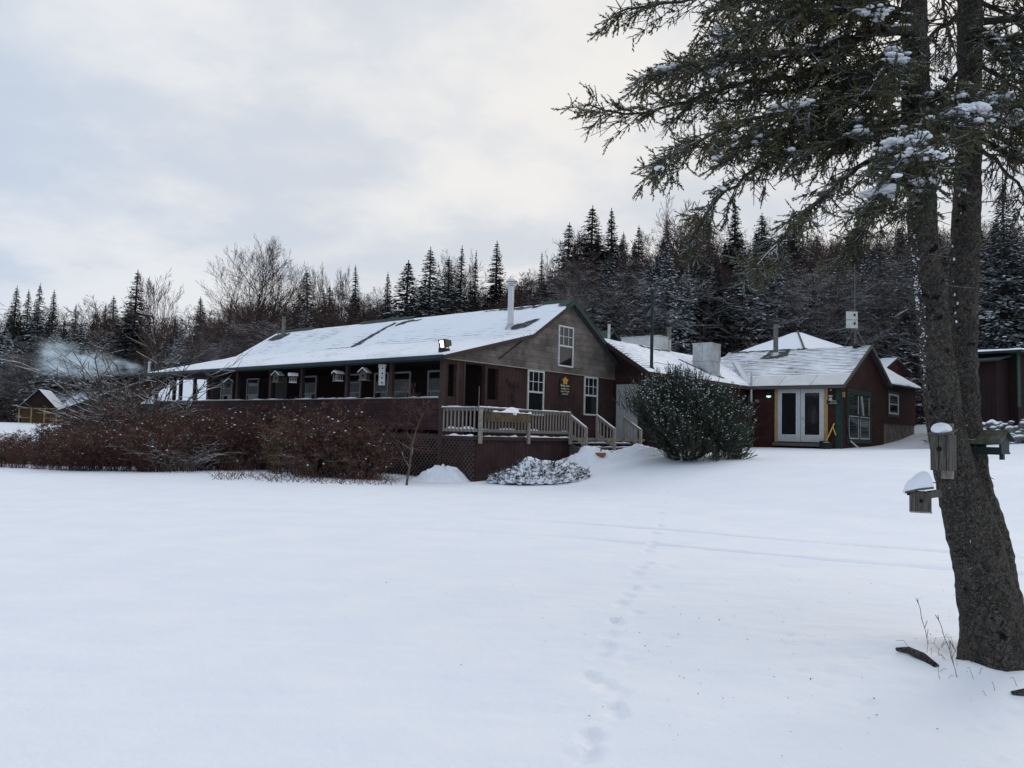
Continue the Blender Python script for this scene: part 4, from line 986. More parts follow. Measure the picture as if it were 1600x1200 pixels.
# ================================================================== FAR LEFT CABINS
def far_cabin(nm, label, cx, cy, rz, wd, ln, z0, eave, ridge, wallmat, porch=False, oh=.35, group=None, chim=None):
    t = thing(nm, label, 'cabin', (cx, cy, 0), rz, group)
    mb = MB(); p0 = 1.6 if porch else 0.
    mb.box(-wd/2, wd/2, p0, ln, z0, eave); mb.prism([(-wd/2, p0, eave), (wd/2, p0, eave), (0, p0, ridge-.12)], (0, ln-p0, 0)); mb.build('wall', wallmat, t)
    k = (ridge-eave)/(wd/2); ex = wd/2+oh; ez = eave-oh*k
    a = [(-ex, -oh, ez), (0, -oh, ridge), (0, ln+oh, ridge), (-ex, ln+oh, ez)]; b = [(0, -oh, ridge), (ex, -oh, ez), (ex, ln+oh, ez), (0, ln+oh, ridge)]
    mb = MB(); mb.prism(a, (0, 0, -.1)); mb.prism(b, (0, 0, -.1)); r = mb.build('roof', W['greendark'], t)
    snow_sheet(r, [(-ex, ln+oh, ez), (-ex, -oh, ez), (0, -oh, ridge), (0, ln+oh, ridge)], W['roof_clean'], 24, 14, .12, 31, ragged=.02)
    snow_sheet(r, [(ex, -oh, ez), (ex, ln+oh, ez), (0, ln+oh, ridge), (0, -oh, ridge)], W['roof_clean'], 24, 14, .12, 32, ragged=.02)
    if porch:
        mb = MB(); mb.prism([(-wd/2-.1, -.05, eave), (wd/2+.1, -.05, eave), (0, -.05, ridge-.15)], (0, .1, 0)); mb.build('porch_gable', W['brown_d'], t)
        mb = MB(); mb.box(-wd/2, wd/2, 0, 1.6, z0, z0+.15); mb.build('porch_floor', W['yellowpost'], t)
        for x in (-wd/2+.08, -wd*.17, wd*.17, wd/2-.08):
            mb = MB(); mb.tube([(x, .05, z0+.15), (x, .05, eave)], .09, 7); mb.build('porch_post', W['yellowpost'], t)
        mb = MB(); mb.beam((-wd/2, .05, z0+.9), (-wd*.17, .05, z0+.9), .07, .07); mb.beam((wd*.17, .05, z0+.9), (wd/2, .05, z0+.9), .07, .07); mb.beam((-wd/2, .05, eave-.05), (wd/2, .05, eave-.05), .1, .12); mb.build('porch_rail', W['yellowpost'], t)
        F = Face('y', p0); mb = MB(); F.box(mb, -.45, .45, 0, .05, z0+.15, z0+2.1); mb.build('door', W['log'], t)
        window(t, F, wd*.25, wd*.42, z0+.9, z0+1.8, W['yellowpost'], .06)
    else:
        F = Face('y', 0); window(t, F, -.5, .5, z0+1.0, z0+2.0, W['green'], .08)
    if chim:
        mb = MB(); mb.lathe((chim[0], chim[1], ridge-1.), [(.1, 0), (.1, 1.0+chim[2]), (.14, 1.02+chim[2]), (.14, 1.1+chim[2])], 10); mb.build('chimney', W['galv'], t)
    return t
P = at(57, 662, 110); far_cabin('log_cabin', 'small far cabin with open gable porch on pale yellow posts', P[0]+1.3, 108, .3, 4.7, 5.6, float(P[2])-.1, 3.35, 5.95, W['log'], True)
P = at(140, 640, 122); far_cabin('forest_cabin', 'far cabin with broad white roof just behind the yellow post porch cabin', P[0], 124, 1.05, 5.5, 9.5, 1.6, 4.1, 6.5, W['brown'], chim=(.5, 2, .3))
P = at(86, 640, 128); far_cabin('forest_cabin', 'far cabin showing a sliver of white ridge above the porch cabin', P[0]+1, 132, .7, 3.5, 4, 1.6, 4.0, 6.3, W['brown'])
A_ = at(93, 642, 62); B_ = at(243, 589, 62)
bs = thing('brown_shed', 'long brown shed with one dark eave rising towards the porch above the arching shrubs', 'shed', (A_[0], 62, 0), 0)
lx = B_[0]-A_[0]; za, zb_ = A_[2], B_[2]
mb = MB(); mb.prism([(0.3, 0, 0.), (lx, 0, 0.), (lx, 0, zb_-.05), (.3, 0, za+.1)], (0, 6, 0)); mb.build('wall', W['brown'], bs)
mb = MB(); mb.prism([(-.4, -.35, za-.12), (lx+.3, -.35, zb_+.1), (lx+.3, 6.2, zb_+.1), (-.4, 6.2, za-.12)], (0, 0, -.16)); r_ = mb.build('roof', W['greendark'], bs)
snow_sheet(r_, [(-.4, -.35, za-.12), (lx+.3, -.35, zb_+.1), (lx+.3, 6.2, zb_+.1), (-.4, 6.2, za-.12)], W['roof_clean'], 40, 24, .09, 71)
mb = MB(); mb.lathe((lx-1.0, 1., zb_-.4), [(.1, 0), (.1, 1.55), (.14, 1.57), (.14, 1.7)], 10); mb.build('stove_pipe', W['galv'], bs)
P = at(283, 620, 58); far_cabin('green_cabin', 'green walled cabin with snowy roof seen between the far porch posts', P[0]+4.3, 58, .95, 5., 8, .6, 3.35, 5.1, W['green'])

# chimney smoke drifting left over the far cabins
mt = bpy.data.materials.new('smoke'); mt.use_nodes = True; nt = mt.node_tree; nt.nodes.remove(nt.nodes['Principled BSDF'])
pv = nt.nodes.new('ShaderNodeVolumePrincipled'); pv.inputs['Color'].default_value = (.86, .95, 1., 1)
tc = nt.nodes.new('ShaderNodeTexCoord'); s_ = nt.nodes.new('ShaderNodeSeparateXYZ'); nt.links.new(tc.outputs['Object'], s_.inputs[0])
# object space: x in -1..1 along the drift (1 = at the stove pipe), plume widens towards -1
wdt = math_(nt, 'MULTIPLY_ADD', s_.outputs[0], -.42, .5)
cen = math_(nt, 'MULTIPLY', math_(nt, 'MULTIPLY', math_(nt, 'SUBTRACT', s_.outputs[0], 1.), -.16), 1.)
dz = math_(nt, 'DIVIDE', math_(nt, 'SUBTRACT', s_.outputs[2], math_(nt, 'SUBTRACT', cen, .35)), wdt); dy = math_(nt, 'DIVIDE', s_.outputs[1], math_(nt, 'ADD', wdt, .1))
r2 = math_(nt, 'SQRT', math_(nt, 'ADD', math_(nt, 'MULTIPLY', dz, dz), math_(nt, 'MULTIPLY', dy, dy)))
core = mapr(nt, r2, .95, .1); ends = mapr(nt, math_(nt, 'ABSOLUTE', s_.outputs[0]), 1., .55)
nz = mapr(nt, noise(nt, tc.outputs['Object'], 2.4, 5, .62, (1.3, 1, 1.6)), .4, .72)
dens = math_(nt, 'MULTIPLY', math_(nt, 'MULTIPLY', core, ends), math_(nt, 'MULTIPLY', nz, 1.5))
nt.links.new(dens, pv.inputs['Density']); nt.links.new(pv.outputs[0], nt.nodes['Material Output'].inputs['Volume'])
P = at(150, 558, 66)
mb = MB(); mb.box(-1, 1, -1, 1, -1, 1); sm = mb.build('chimney_smoke', mt, None, loc=tuple(P)); sm.scale = (5.2, 2.6, 3.0); tag(sm, kind='stuff')

# ================================================================== FOREST
def conifer_mesh(seed, h, rb, mat, dens=1., ks=1., droop=.25, top=1., gap=.0):
    r = np.random.default_rng(seed)
    B = []; D = []; Wd = []; seg = []
    nz_ = int(h*5.*dens)
    for i in range(nz_):
        t = (i+.5)/nz_; z = h*(.05+.93*t)
        R = rb*((1-t)**.8)*top+.03*h/12
        n = int(6+5*(1-t))
        a0 = r.random()*7
        for j in range(n):
            if r.random() < gap: continue
            a = a0+2*PI*j/n+r.normal(0, .25); L_ = R*r.uniform(.62, 1.12)
            z = h*(.05+.93*t)+r.normal(0, .16)*(1-t*.8)
            d = np.array([math.cos(a), math.sin(a), 0.]); s_ = np.array([-d[1], d[0], 0.])
            dr = droop*r.uniform(.5, 1.5)
            seg.append((np.array([0, 0, z]), d*L_*.8+np.array([0, 0, z-dr*L_*.65])))
            m_ = max(3, int(L_/(.26*ks)))
            for k in range(m_):
                f = (k+.6)/m_; p = d*L_*f+np.array([0, 0, z-dr*L_*f**1.4+.12*L_*f*f])
                wd_ = L_*.34*(1.1-f)+.06
                for sd in (-1, 0, 1):
                    ln = ks*r.uniform(.28, .5)*(1.15-.4*f)*(.3+.7*min(1, R/(.5*rb)))
                    dirn = d*r.uniform(.5, 1.)+s_*sd*r.uniform(.5, 1.)+np.array([0, 0, r.uniform(-.45, .12)])
                    dirn /= np.linalg.norm(dirn)
                    B.append(p+s_*sd*wd_*r.uniform(.1, .7)+np.array([0, 0, r.uniform(-.05, .05)])); D.append(dirn*ln)
                    wv = np.cross(dirn, [r.normal(0, .35), r.normal(0, .35), 1.]); wv /= np.linalg.norm(wv); Wd.append(wv*ln*r.uniform(.2, .34))
    B = np.array(B); D = np.array(D); Wd = np.array(Wd)
    kv, kf = kite_mesh(B, D, Wd)
    P0 = np.array([s[0] for s in seg]); P1 = np.array([s[1] for s in seg])
    sv, sf = seg_mesh(P0, P1, np.full(len(P0), .03*h/12), np.full(len(P0), .008), 3)
    V, F, Mi = join([(kv, kf, 0), (sv, sf, 1)])
    crown = npmesh('crown', V, F, [mat, W['trunk']], Mi)
    tv, tf = seg_mesh(np.array([[0, 0, -.6], [0, 0, h*.5]]), np.array([[0, 0, h*.5], [0, 0, h]]), [.014*h, .008*h], [.008*h, .002*h], 6)
    return crown, npmesh('trunk', tv, tf, W['trunk'])
def bare_segs(seed, h, spread, up, trunkf=.45, n1=11, n2=6, n3=5, n4=4, r0=.013, minr=.009, jit=.22):
    r = random.Random(seed); S = []
    def grow(p, d, L_, rad, lev):
        n = (5, 4, 3, 2, 2)[lev]; pts = [p]; dirs = [d]
        for i in range(n):
            d = d+Vector((r.gauss(0, jit), r.gauss(0, jit), r.gauss(0, jit)))*(.45 if lev == 0 else .8)+Vector((0, 0, up*.22 if lev else .05)); d.normalize()
            q = p+d*(L_/n); ra = rad*(1-.75*i/n); rb_ = rad*(1-.75*(i+1)/n)
            S.append((p, q, max(ra, minr), max(rb_, minr*.8))); p = q; pts.append(q); dirs.append(d)
        if lev >= 4: return
        nc = (n1, n2, n3, n4)[lev]
        for c in range(nc):
            t = (trunkf+(1-trunkf)*(c+.5)/nc) if lev == 0 else (.2+.8*(c+r.random())/nc)
            i = min(int(t*n), n-1); f = t*n-i; q = pts[i].lerp(pts[i+1], f); bd = dirs[i+1]
            s_ = bd.cross(Vector((r.gauss(0, 1), r.gauss(0, 1), r.gauss(0, 1)))).normalized()
            k = spread*r.uniform(.75, 1.25); nd = (bd*(1-.25*k)+s_*k).normalized()
            Lc = L_*((.62*(1.2-.65*t)) if lev == 0 else r.uniform(.42, .62)*(1.15-.4*t))
            grow(q, nd, Lc, rad*(1-.7*t)*(.5 if lev == 0 else .6), lev+1)
    grow(Vector((0, 0, -.4)), Vector((0, 0, 1)), h, h*r0, 0)
    P0 = np.array([tuple(s[0]) for s in S]); P1 = np.array([tuple(s[1]) for s in S]); ra = np.array([s[2] for s in S]); rb_ = np.array([s[3] for s in S])
    return P0, P1, ra, rb_
def bare_mesh(mat, seed, h, *a, **k):
    P0, P1, ra, rb_ = bare_segs(seed, h, *a, **k); big = ra > .045
    k_ = h/P1[:, 2].max(); P0 = P0*k_; P1 = P1*k_
    v, f = seg_mesh(P0[~big], P1[~big], ra[~big], rb_[~big], 3); v2, f2 = seg_mesh(P0[big], P1[big], ra[big], rb_[big], 5)
    return npmesh('crown', v, f, mat), npmesh('trunk', v2, f2, mat if mat is W['bare_g'] else W['trunk'])
CON = {}
for i, (h, rb, mt_, dn, ks, dr, gp) in enumerate([(13, 3.0, 'conif', 1., 1., .35, .08), (14, 2.5, 'conif_d', 1., .9, .32, .1), (12, 3.4, 'conif', 1., 1., .4, .12), (15, 2.1, 'conif_d', .9, .85, .25, .15), (12, 3.1, 'conif_b', 1., 1.05, .4, .08), (13, 3.0, 'conif_d', 1., 1., .4, .2)]):
    CON[i] = (h, *conifer_mesh(100+i, h, rb, W[mt_], dn, ks, dr, gap=gp))
BARE = {}
for i, (mt_, h, sp_, up, tf, kw) in enumerate([('bare_b', 13, .7, .5, .3, dict(n1=14, n4=5, minr=.011)), ('bare_b', 14, .6, .8, .3, dict(n1=15, n4=5, minr=.011)), ('bare_g', 12, .85, .3, .3, {}), ('bare_g', 13, .7, .6, .35, dict(n1=12)), ('bare_b', 12, .9, .25, .2, dict(n1=15, n4=5, minr=.011)), ('bare_g', 9, 1.0, .2, .15, dict(n1=13)), ('bare_b', 8, .9, .45, .1, dict(n1=16, n4=5, minr=.010))]):
    BARE[i] = (h, *bare_mesh(W[mt_], 300+i, h, sp_, up, tf, **kw))
VASE = (15, *bare_mesh(W['bare_b'], 402, 15, .42, .9, .3, n1=10, n2=6, n3=4, n4=3, minr=.014))
BIG = (15, *bare_mesh(W['bare_b'], 418, 15, .62, .7, .22, n1=16, n2=8, n3=6, n4=5, r0=.016, minr=.009, jit=.17))
def place_tree(src, nm, x, y, htop, label, cat, group, wide=1., zb=None):
    h, crown, trunk = src
    z = float(H(x, y)) if zb is None else zb
    k = (htop-z)/h
    t = thing(nm, label, cat, (x, y, z), R_.uniform(0, 6.28), group)
    t.scale = (k*wide, k*wide, k); t.rotation_euler = (R_.gauss(0, .022), R_.gauss(0, .022), t.rotation_euler[2])
    link('trunk', trunk, t); link('crown', crown, t)
    return t
def px_tree(src, nm, px, py, y, label, cat, group, wide=1.):
    P = at(px, py, y); return place_tree(src, nm, P[0], y, P[2], label, cat, group, wide)
G1 = 'conifers along the forest edge'; G2 = 'bare trees on the forested slope'
named = [
 (22, 445, 112, 1, 1.1, 'dark conifer at the far left, first of four pointed tops on the skyline'),
 (46, 451, 114, 1, .9, 'slim dark conifer, second of the four pointed tops at the left skyline'),
 (63, 442, 110, 0, .85, 'dark conifer, tallest of the four pointed tops at the left skyline'),
 (84, 452, 110, 1, 1.0, 'dark conifer, last of the four pointed tops at the left skyline'),
 (213, 422, 96, 5, 1.25, 'tall dark spruce standing well above the left forest beside the vase shaped bare tree'),
 (490, 423, 92, 0, 1.4, 'rounded dark conifer on the skyline right of the big bare crown'),
 (560, 416, 92, 3, 1.1, 'pointed narrow fir alone on the skyline above the middle of the lodge roof'),
 (609, 425, 80, 1, .9, 'small pointed spruce at the left edge of the snowy spruce clump behind the ridge'),
 (634, 406, 72, 0, 1.6, 'broad snow flecked spruce at the left of the clump behind the lodge ridge'),
 (674, 387, 74, 2, 1.2, 'tallest broad snowy spruce in the clump behind the lodge ridge'),
 (702, 402, 76, 0, 1.4, 'snowy spruce right of the tallest one in the clump behind the ridge'),
 (720, 384, 80, 3, 1.1, 'narrow dark spire at the right end of the spruce clump behind the ridge'),
 (742, 391, 86, 3, .7, 'very thin dark spire between the spruce clump and the steel chimney'),
 (776, 377, 82, 3, 1.5, 'dark spire fir rising straight behind the shiny steel chimney'),
 (847, 392, 84, 3, .8, 'thin dark fir among brown twigs left of the gable peak'),
 (883, 349, 78, 5, 1.3, 'dark conifer within brown twigs above the gable peak'),
 (923, 325, 78, 5, 1.5, 'broad dark conifer on the skyline right of the gable peak'),
 (959, 322, 76, 3, 1.25, 'sharp spire spruce topping the slope right of the gable peak'),
 (1150, 318, 76, 3, 1.5, 'tall dark cone shaped spruce below the hanging boughs above the square vent'),
 (1190, 330, 80, 2, 1.2, 'dark conifer with tiered branches beneath the big hanging boughs'),
 (1232, 327, 78, 0, 1.4, 'dark conifer on the slope above the white hip roof'),
 (1335, 330, 80, 1, .9, 'slim conifer on the slope behind the antenna mast'),
 (1275, 430, 60, 4, 1.05, 'frosted spruce behind the white hip roof'),
 (1100, 415, 60, 5, 1.35, 'dark bushy conifer behind the tall square vent'),
 (130, 500, 88, 4, 1.35, 'white frosted spruce wrapped in chimney smoke'),
 (165, 520, 86, 4, 1.3, 'white frosted spruce at the right edge of the chimney smoke'),
 (105, 535, 92, 4, 1.3, 'white frosted spruce at the left edge of the chimney smoke'),
 (10, 515, 95, 4, 1.2, 'frosted spruce at the very left edge of the forest'),
 (280, 505, 80, 4, 1.1, 'frosted spruce above the low end of the porch roof'),
]
for px, py, y, k, wd_, lab in named:
    if px < 300: y = y+(34 if py < 490 else 40)
    px_tree(CON[k], 'conifer_tree', px, py, y, lab, 'tree', G1, wd_)
px_tree(VASE, 'bare_tree', 263, 418, 112, 'leafless vase shaped tree right of the tall dark spruce at left', 'tree', G2, .9)
px_tree(BIG, 'bare_tree', 411, 371, 82, 'biggest leafless tree with wide rounded crown behind the left of the lodge roof', 'tree', G2, 1.0)
px_tree(BARE[1], 'bare_tree', 905, 334, 76, 'leafless tree with feathery crown above the gable peak', 'tree', G2, 1.1)
px_tree(BARE[0], 'bare_tree', 1042, 308, 74, 'pale leafless tree on the skyline at the tips of the hanging boughs', 'tree', G2, .9)
px_tree(BARE[1], 'bare_tree', 745, 385, 84, 'wispy leafless tree between the spruce clump and steel chimney', 'tree', G2, .8)
for px, py, y, lab in ((505, 415, 100, 'sparse twiggy treetop first left of the pointed fir over the lodge roof'), (530, 417, 101, 'sparse twiggy treetop second left of the pointed fir over the lodge roof')):
    px_tree(VASE, 'bare_tree', px, py, y, lab, 'tree', G2, .7)
px_tree(BARE[2], 'bare_tree', 985, 430, 58, 'frosted leafless tree leaning over the wing roof beside the green mast', 'tree', G2, 1.2)
px_tree(BARE[3], 'bare_tree', 1365, 395, 60, 'pale grey leafless tree right of the antenna mast', 'tree', G2, 1.0)
px_tree(BARE[3], 'bare_tree', 1395, 410, 58, 'frosted leafless tree between the antenna mast and the near trunk', 'tree', G2, 1.0)
# the rest of the forest: rows at several depths under the skyline
SK = ([-120, 0, 100, 200, 300, 350, 450, 520, 600, 700, 760, 800, 850, 890, 930, 1000, 1050, 1150, 1250, 1350, 1450, 1600, 1750], [480, 478, 476, 474, 472, 468, 452, 450, 452, 442, 436, 420, 412, 385, 355, 352, 345, 355, 350, 350, 340, 330, 330])
def depth(px, row): return np.interp(px, [0, 200, 330, 420, 800, 1600], [[132, 128, 92, 70, 62, 58][j]+row*[12, 12, 12, 11, 10, 10][j] for j in range(6)])
ncon = nbare = 0
for row in range(4):
    stepx = (30, 27, 24, 22)[row]
    px = -90+row*7
    while px < 1700:
        y = float(depth(px, row))+R_.uniform(-3, 3); S = float(np.interp(px, *SK))
        py = S+(3-row)*R_.uniform(12, 26)+R_.uniform(-8, 18)
        x_ = at(px, 600, y)[0]
        pc = .55 if px < 330 else (.38 if px < 1000 else .55)
        if R_.random() < pc and row < 4:
            k = R_.choice((0, 2, 4, 4, 5) if row == 0 else ((0, 2, 5, 4, 1) if row == 1 else (0, 1, 5, 5, 3)))
            px_tree(CON[k], 'conifer_tree', px, py-R_.uniform(-8, 10), y, 'frosted spruce within the lower forest edge' if k == 4 else ('snow flecked dark spruce within the crowded forest' if k in (0, 2) else 'plain dark conifer within the crowded forest'), 'tree', {4: 'frosted spruces of the forest edge', 0: 'snow flecked spruces of the forest', 2: 'snow flecked spruces of the forest'}.get(k, 'plain dark conifers of the forest'), R_.uniform(1.0, 1.5)); ncon += 1
        else:
            k = R_.choice((2, 3, 5, 2, 3) if row == 0 else ((0, 2, 3, 4, 1) if row == 1 else (0, 1, 4, 0, 6)))
            g_ = BARE[k]; fr = k in (2, 3, 5)
            px_tree(g_, 'bare_tree', px, py, y, 'frosted grey leafless tree low on the forested slope' if fr else 'red brown leafless tree in the crowded forest', 'tree', 'frosted leafless trees of the slope' if fr else 'red brown leafless trees of the forest', R_.uniform(1.1, 1.65)); nbare += 1
        px += stepx*R_.uniform(.6, 1.4)
# brushwood: the uncountable saplings and twigs between the trunks
n = 26000
pxs = rng.uniform(-120, 1720, n); dep = np.interp(pxs, [0, 200, 330, 450, 800, 1600], [130, 126, 90, 68, 60, 57])+rng.uniform(-4, 46, n)**1.0
bx = (pxs-800)/FPX*dep; bz = H(bx, dep)
hh = 1.2+6.5*rng.random(n)**1.5
P0 = np.stack([bx, dep, bz-.1], 1); lean = rng.normal(0, .16, (n, 2))*hh[:, None]
P1 = P0+np.stack([lean[:, 0], lean[:, 1], hh], 1); Pm = (P0+P1)/2+np.stack([rng.normal(0, .1, n), rng.normal(0, .1, n), hh*.05], 1)
SP0 = [P0, Pm]; SP1 = [Pm, P1]; rr = rng.uniform(.013, .034, n); SR0 = [rr, rr*.7]; SR1 = [rr*.7, rr*.35]
for _ in range(5):
    f = rng.uniform(.25, .95, n)[:, None]; q = P0*(1-f)+P1*f; a = rng.uniform(0, 2*PI, n); L_ = hh*rng.uniform(.15, .4, n)
    SP0.append(q); SP1.append(q+np.stack([np.cos(a)*L_*.7, np.sin(a)*L_*.7, L_*.65], 1)); SR0.append(rr*.55); SR1.append(rr*.3)
v, f = seg_mesh(np.vstack(SP0), np.vstack(SP1), np.concatenate(SR0), np.concatenate(SR1), 3)
o = link('brushwood', npmesh('brushwood', v, f, [W['bare_b'], W['bare_g']], (np.arange(len(f))//3 % n % 3 == 0).astype(int))); tag(o, kind='stuff')

# big snowy conifer and dark cabin behind the near trunk on the right
h = 9.5; cr, tk = conifer_mesh(901, h, 3.0, W['conif'], 1.5, .62, .45, gap=.02)
place_tree((h, cr, tk), 'conifer_tree', 26.0, 41., 15.5, 'big dark spruce with snow lined drooping tiers right of the near trunk', 'tree', G1, 1.05)
cr2, tk2 = conifer_mesh(902, h, 2.6, W['conif_b'], 1.5, .62, .4, gap=.04)
place_tree((h, cr2, tk2), 'conifer_tree', 31.5, 44., 15.5, 'snowy spruce at the right edge of the view behind the dark cabin', 'tree', G1, 1.0)
P = at(1590, 600, 33)
rc = thing('dark_red_cabin', 'dark red cabin corner with green corner post behind the stone wall at right', 'cabin', (float(P[0]), 33., 0), .5)
mb = MB(); mb.box(-.95, .0, .35, 2.4, 1.7, 5.2); mb.box(0, 5, .0, 4, 1.7, 5.5); mb.build('wall', W['cabinbrown'], rc)
mb = MB(); mb.box(-.06, .16, -.04, .0, 3.2, 5.5); mb.build('corner_post', W['green'], rc)
mb = MB(); mb.prism([(-.6, -.5, 5.55), (5.4, -.5, 5.55), (5.4, 3, 5.62), (-.6, 3, 5.62)], (0, 0, -.1)); mb.prism([(-1.25, .15, 5.15), (-.1, .15, 5.42), (-.1, 2.6, 5.42), (-1.25, 2.6, 5.15)], (0, 0, -.08)); r_ = mb.build('roof', W['greendark'], rc)
snow_sheet(r_, [(-.6, -.5, 5.55), (5.4, -.5, 5.55), (5.4, 3, 5.62), (-.6, 3, 5.62)], W['roof_clean'], 40, 24, .1, 51)
# dry stone wall with snow in front of it
sw = MB(); rs = random.Random(5)
P0_, P1_ = at(1520, 690, 30.5), at(1680, 690, 28.5)
for k in range(170):
    s_ = rs.random(); c = P0_*(1-s_)+P1_*s_; w_ = rs.uniform(.08, .24); hz = rs.random()**1.2*.85
    sw.blob((c[0], c[1]+hz*.5+rs.uniform(-.15, .2), float(H(c[0], c[1]))+hz), w_, w_*.8, w_*rs.uniform(.5, .8), rs.randint(0, 9999), 9, 6, .45)
o = sw.build('stone_wall', W['stone'], None, smooth=True); tag(o, 'low dry stone wall capped with snow at the right edge', 'wall')
# ================================================================== SHRUBS before the porch
def shrub_mesh(seed, h, rad, n, mats, leafy=1., arch=.35, snowy=1., thick=1.):
    r = np.random.default_rng(seed); S0 = []; S1 = []; A = []; Bq = []; K = []; KD = []; SN = []
    for i in range(n):
        a = r.uniform(0, 2*PI); q = rad*math.sqrt(r.random()); b = np.array([math.cos(a)*q*.7, math.sin(a)*q*.7, -.08])
        ln = h*r.uniform(.45, 1.08); out = np.array([math.cos(a), math.sin(a), 0.])*arch*r.uniform(.2, 1.4)+np.array([r.normal(0, .15), r.normal(0, .15), 0])
        m_ = 6; p = b; d = np.array([out[0]*.4, out[1]*.4, 1.])
        rd = .0085*thick*r.uniform(.6, 1.3)
        for k in range(m_):
            f = k/m_; dd = d+out*f*1.2+np.array([r.normal(0, .12), r.normal(0, .12), -arch*1.5*f*f]); dd /= np.linalg.norm(dd)
            p2 = p+dd*ln/m_; S0.append(p); S1.append(p2); A.append(rd*(1-.6*f)); Bq.append(rd*(1-.6*(f+1/m_)))
            for _ in range(2 if k > 0 else 0):
                sd = dd*.6+np.array([r.normal(0, .7), r.normal(0, .7), r.normal(.1, .4)]); sd /= np.linalg.norm(sd); sl_ = ln*r.uniform(.08, .22)
                e = p2+sd*sl_; S0.append(p2); S1.append(e); A.append(rd*.5); Bq.append(rd*.3)
                for _ in range(int(r.poisson(1.6*leafy))):
                    t = r.random(); lp = p2*(1-t)+e*t; K.append(lp); g_ = np.array([r.normal(0, 1), r.normal(0, 1), r.normal(-.4, .8)]); KD.append(g_/np.linalg.norm(g_)*r.uniform(.03, .085))
                if r.random() < .014*snowy: SN.append((e, r.uniform(.007, .02)))
            p = p2
        if leafy > .3:
            for _ in range(int(r.poisson(9*leafy))):     # seed head at the tip
                K.append(p+r.normal(0, .035, 3)); g_ = r.normal(0, 1, 3); KD.append(g_/np.linalg.norm(g_)*r.uniform(.03, .07))
        if r.random() < .14*snowy: SN.append((p, r.uniform(.012, .034)))
    v, f = seg_mesh(np.array(S0), np.array(S1), np.array(A), np.array(Bq), 3); parts = [(v, f, 0)]
    if K:
        K = np.array(K); KD = np.array(KD); wv = np.cross(KD, r.normal(0, 1, KD.shape)); wv /= np.maximum(np.linalg.norm(wv, axis=1, keepdims=True), 1e-6); wv *= np.linalg.norm(KD, axis=1, keepdims=True)*.33
        parts.append((*kite_mesh(K, KD, wv), 0))
    V, F, Mi = join(parts); nk = len(K) if len(K) else 0
    if nk: Mi[-nk:] = (r.random(nk) < .3)
    stems = npmesh('stems', V, F, [mats[0], W['weed_p']], Mi)
    sn = None
    if SN:
        mb = MB()
        for (p, s_) in SN: mb.blob((p[0], p[1], p[2]+s_*.3), s_*r.uniform(.8, 1.5), s_*r.uniform(.8, 1.5), s_*.6, int(r.integers(0, 9999)), 6, 4, .3)
        me = bpy.data.meshes.new('snow_load'); me.from_pydata(np.vstack(mb.v).tolist(), [], mb.f); me.materials.append(W['clump']); me.polygons.foreach_set('use_smooth', [True]*len(me.polygons)); sn = me
    return stems, sn
SH = [shrub_mesh(700+i, 1.75, .8, 120, [W['weed']], 1.2, .35, 1.) for i in range(4)]
SHG = [shrub_mesh(720, 2.9, .8, 60, [W['weed_g']], .12, .55, .7, 2.2), shrub_mesh(721, 1.7, 1.0, 60, [W['weed_g']], .1, .9, 1.0, 1.5)]
SHY = shrub_mesh(730, 1.9, .35, 46, [W['weed_y']], 1.3, .12, .7)
SHT = shrub_mesh(731, 1.5, 1.05, 70, [W['weed_p']], .35, .95, 1.6, 1.2)
def shrub(src, px, py, hk, label, group, dy=0., wide=1., nm='dry_shrub'):
    p = onground(px, py); x, y = p[0]*(1+dy/p[1]), p[1]+dy
    t = thing(nm, label, 'shrub', (x, y, float(H(x, y))), R_.uniform(0, 6.28), group); t.scale = (hk*wide, hk*wide, hk)
    link('stems', src[0], t)
    if src[1]: link('snow_load', src[1], t)
    return t
GS = 'dry shrubs in front of the porch'
px = -30
fr = 0
while px < 600:
    base = float(np.interp(px, [0, 100, 250, 300, 400, 480, 560, 600], [729, 735, 738, 736, 732, 744, 748, 748]))
    hk = float(np.interp(px, [0, 60, 200, 260, 350, 430, 560, 600], [.5, .65, 1.0, .85, .95, 1.15, 1.05, .8]))
    low = px < 330 and R_.random() < .45
    if low: shrub(SHT if R_.random() < .6 else SHG[1], px, base, hk*.8, 'low sprawling shrub with snow tipped stems at the edge of the field', 'low snowy shrubs at the field edge')
    else: shrub(SH[fr % 4], px, base, hk*R_.choice((.5, .7, .85, 1., 1.15, 1.25)), 'red brown dry shrub in the front row before the porch wall', 'front row of dry shrubs'); fr += 1
    px += R_.uniform(22, 34)
px = -20
while px < 590:
    base = float(np.interp(px, [0, 100, 250, 400, 600], [727, 731, 734, 730, 744])); hk = float(np.interp(px, [0, 60, 200, 260, 350, 430, 560, 600], [.55, .7, 1.2, 1.05, 1.1, 1.25, 1.15, .9]))
    shrub(SH[R_.randint(0, 3)], px, base, hk*R_.uniform(.7, 1.25), 'red brown dry shrub in the rear row against the porch wall', 'rear row of dry shrubs', dy=R_.uniform(1.2, 2.2), wide=1.1)
    if px < 300: shrub(SH[R_.randint(0, 3)], px+12, base, hk*R_.uniform(.85, 1.2), 'red brown dry shrub in the rear row against the porch wall', 'rear row of dry shrubs', dy=R_.uniform(3, 5), wide=1.2)
    px += R_.uniform(25, 36)
shrub(SHG[0], 212, 728, 1.75, 'tall grey shrub with bare arching stems at the far porch corner', GS, 3., 1.15, 'arching_shrub')
shrub(SHG[0], 182, 730, 1.0, 'grey arching shrub left of the tallest one by the porch corner', GS, 2.2, 1.3, 'arching_shrub')
shrub(SHG[1], 250, 736, 1.05, 'snow laden arching shrub in front of the far end of the porch wall', GS, .3, 1.1, 'arching_shrub')
shrub(SHG[1], 275, 738, .85, 'drooping whitish shrub lying low before the porch wall', GS, -.1, 1.2, 'arching_shrub')
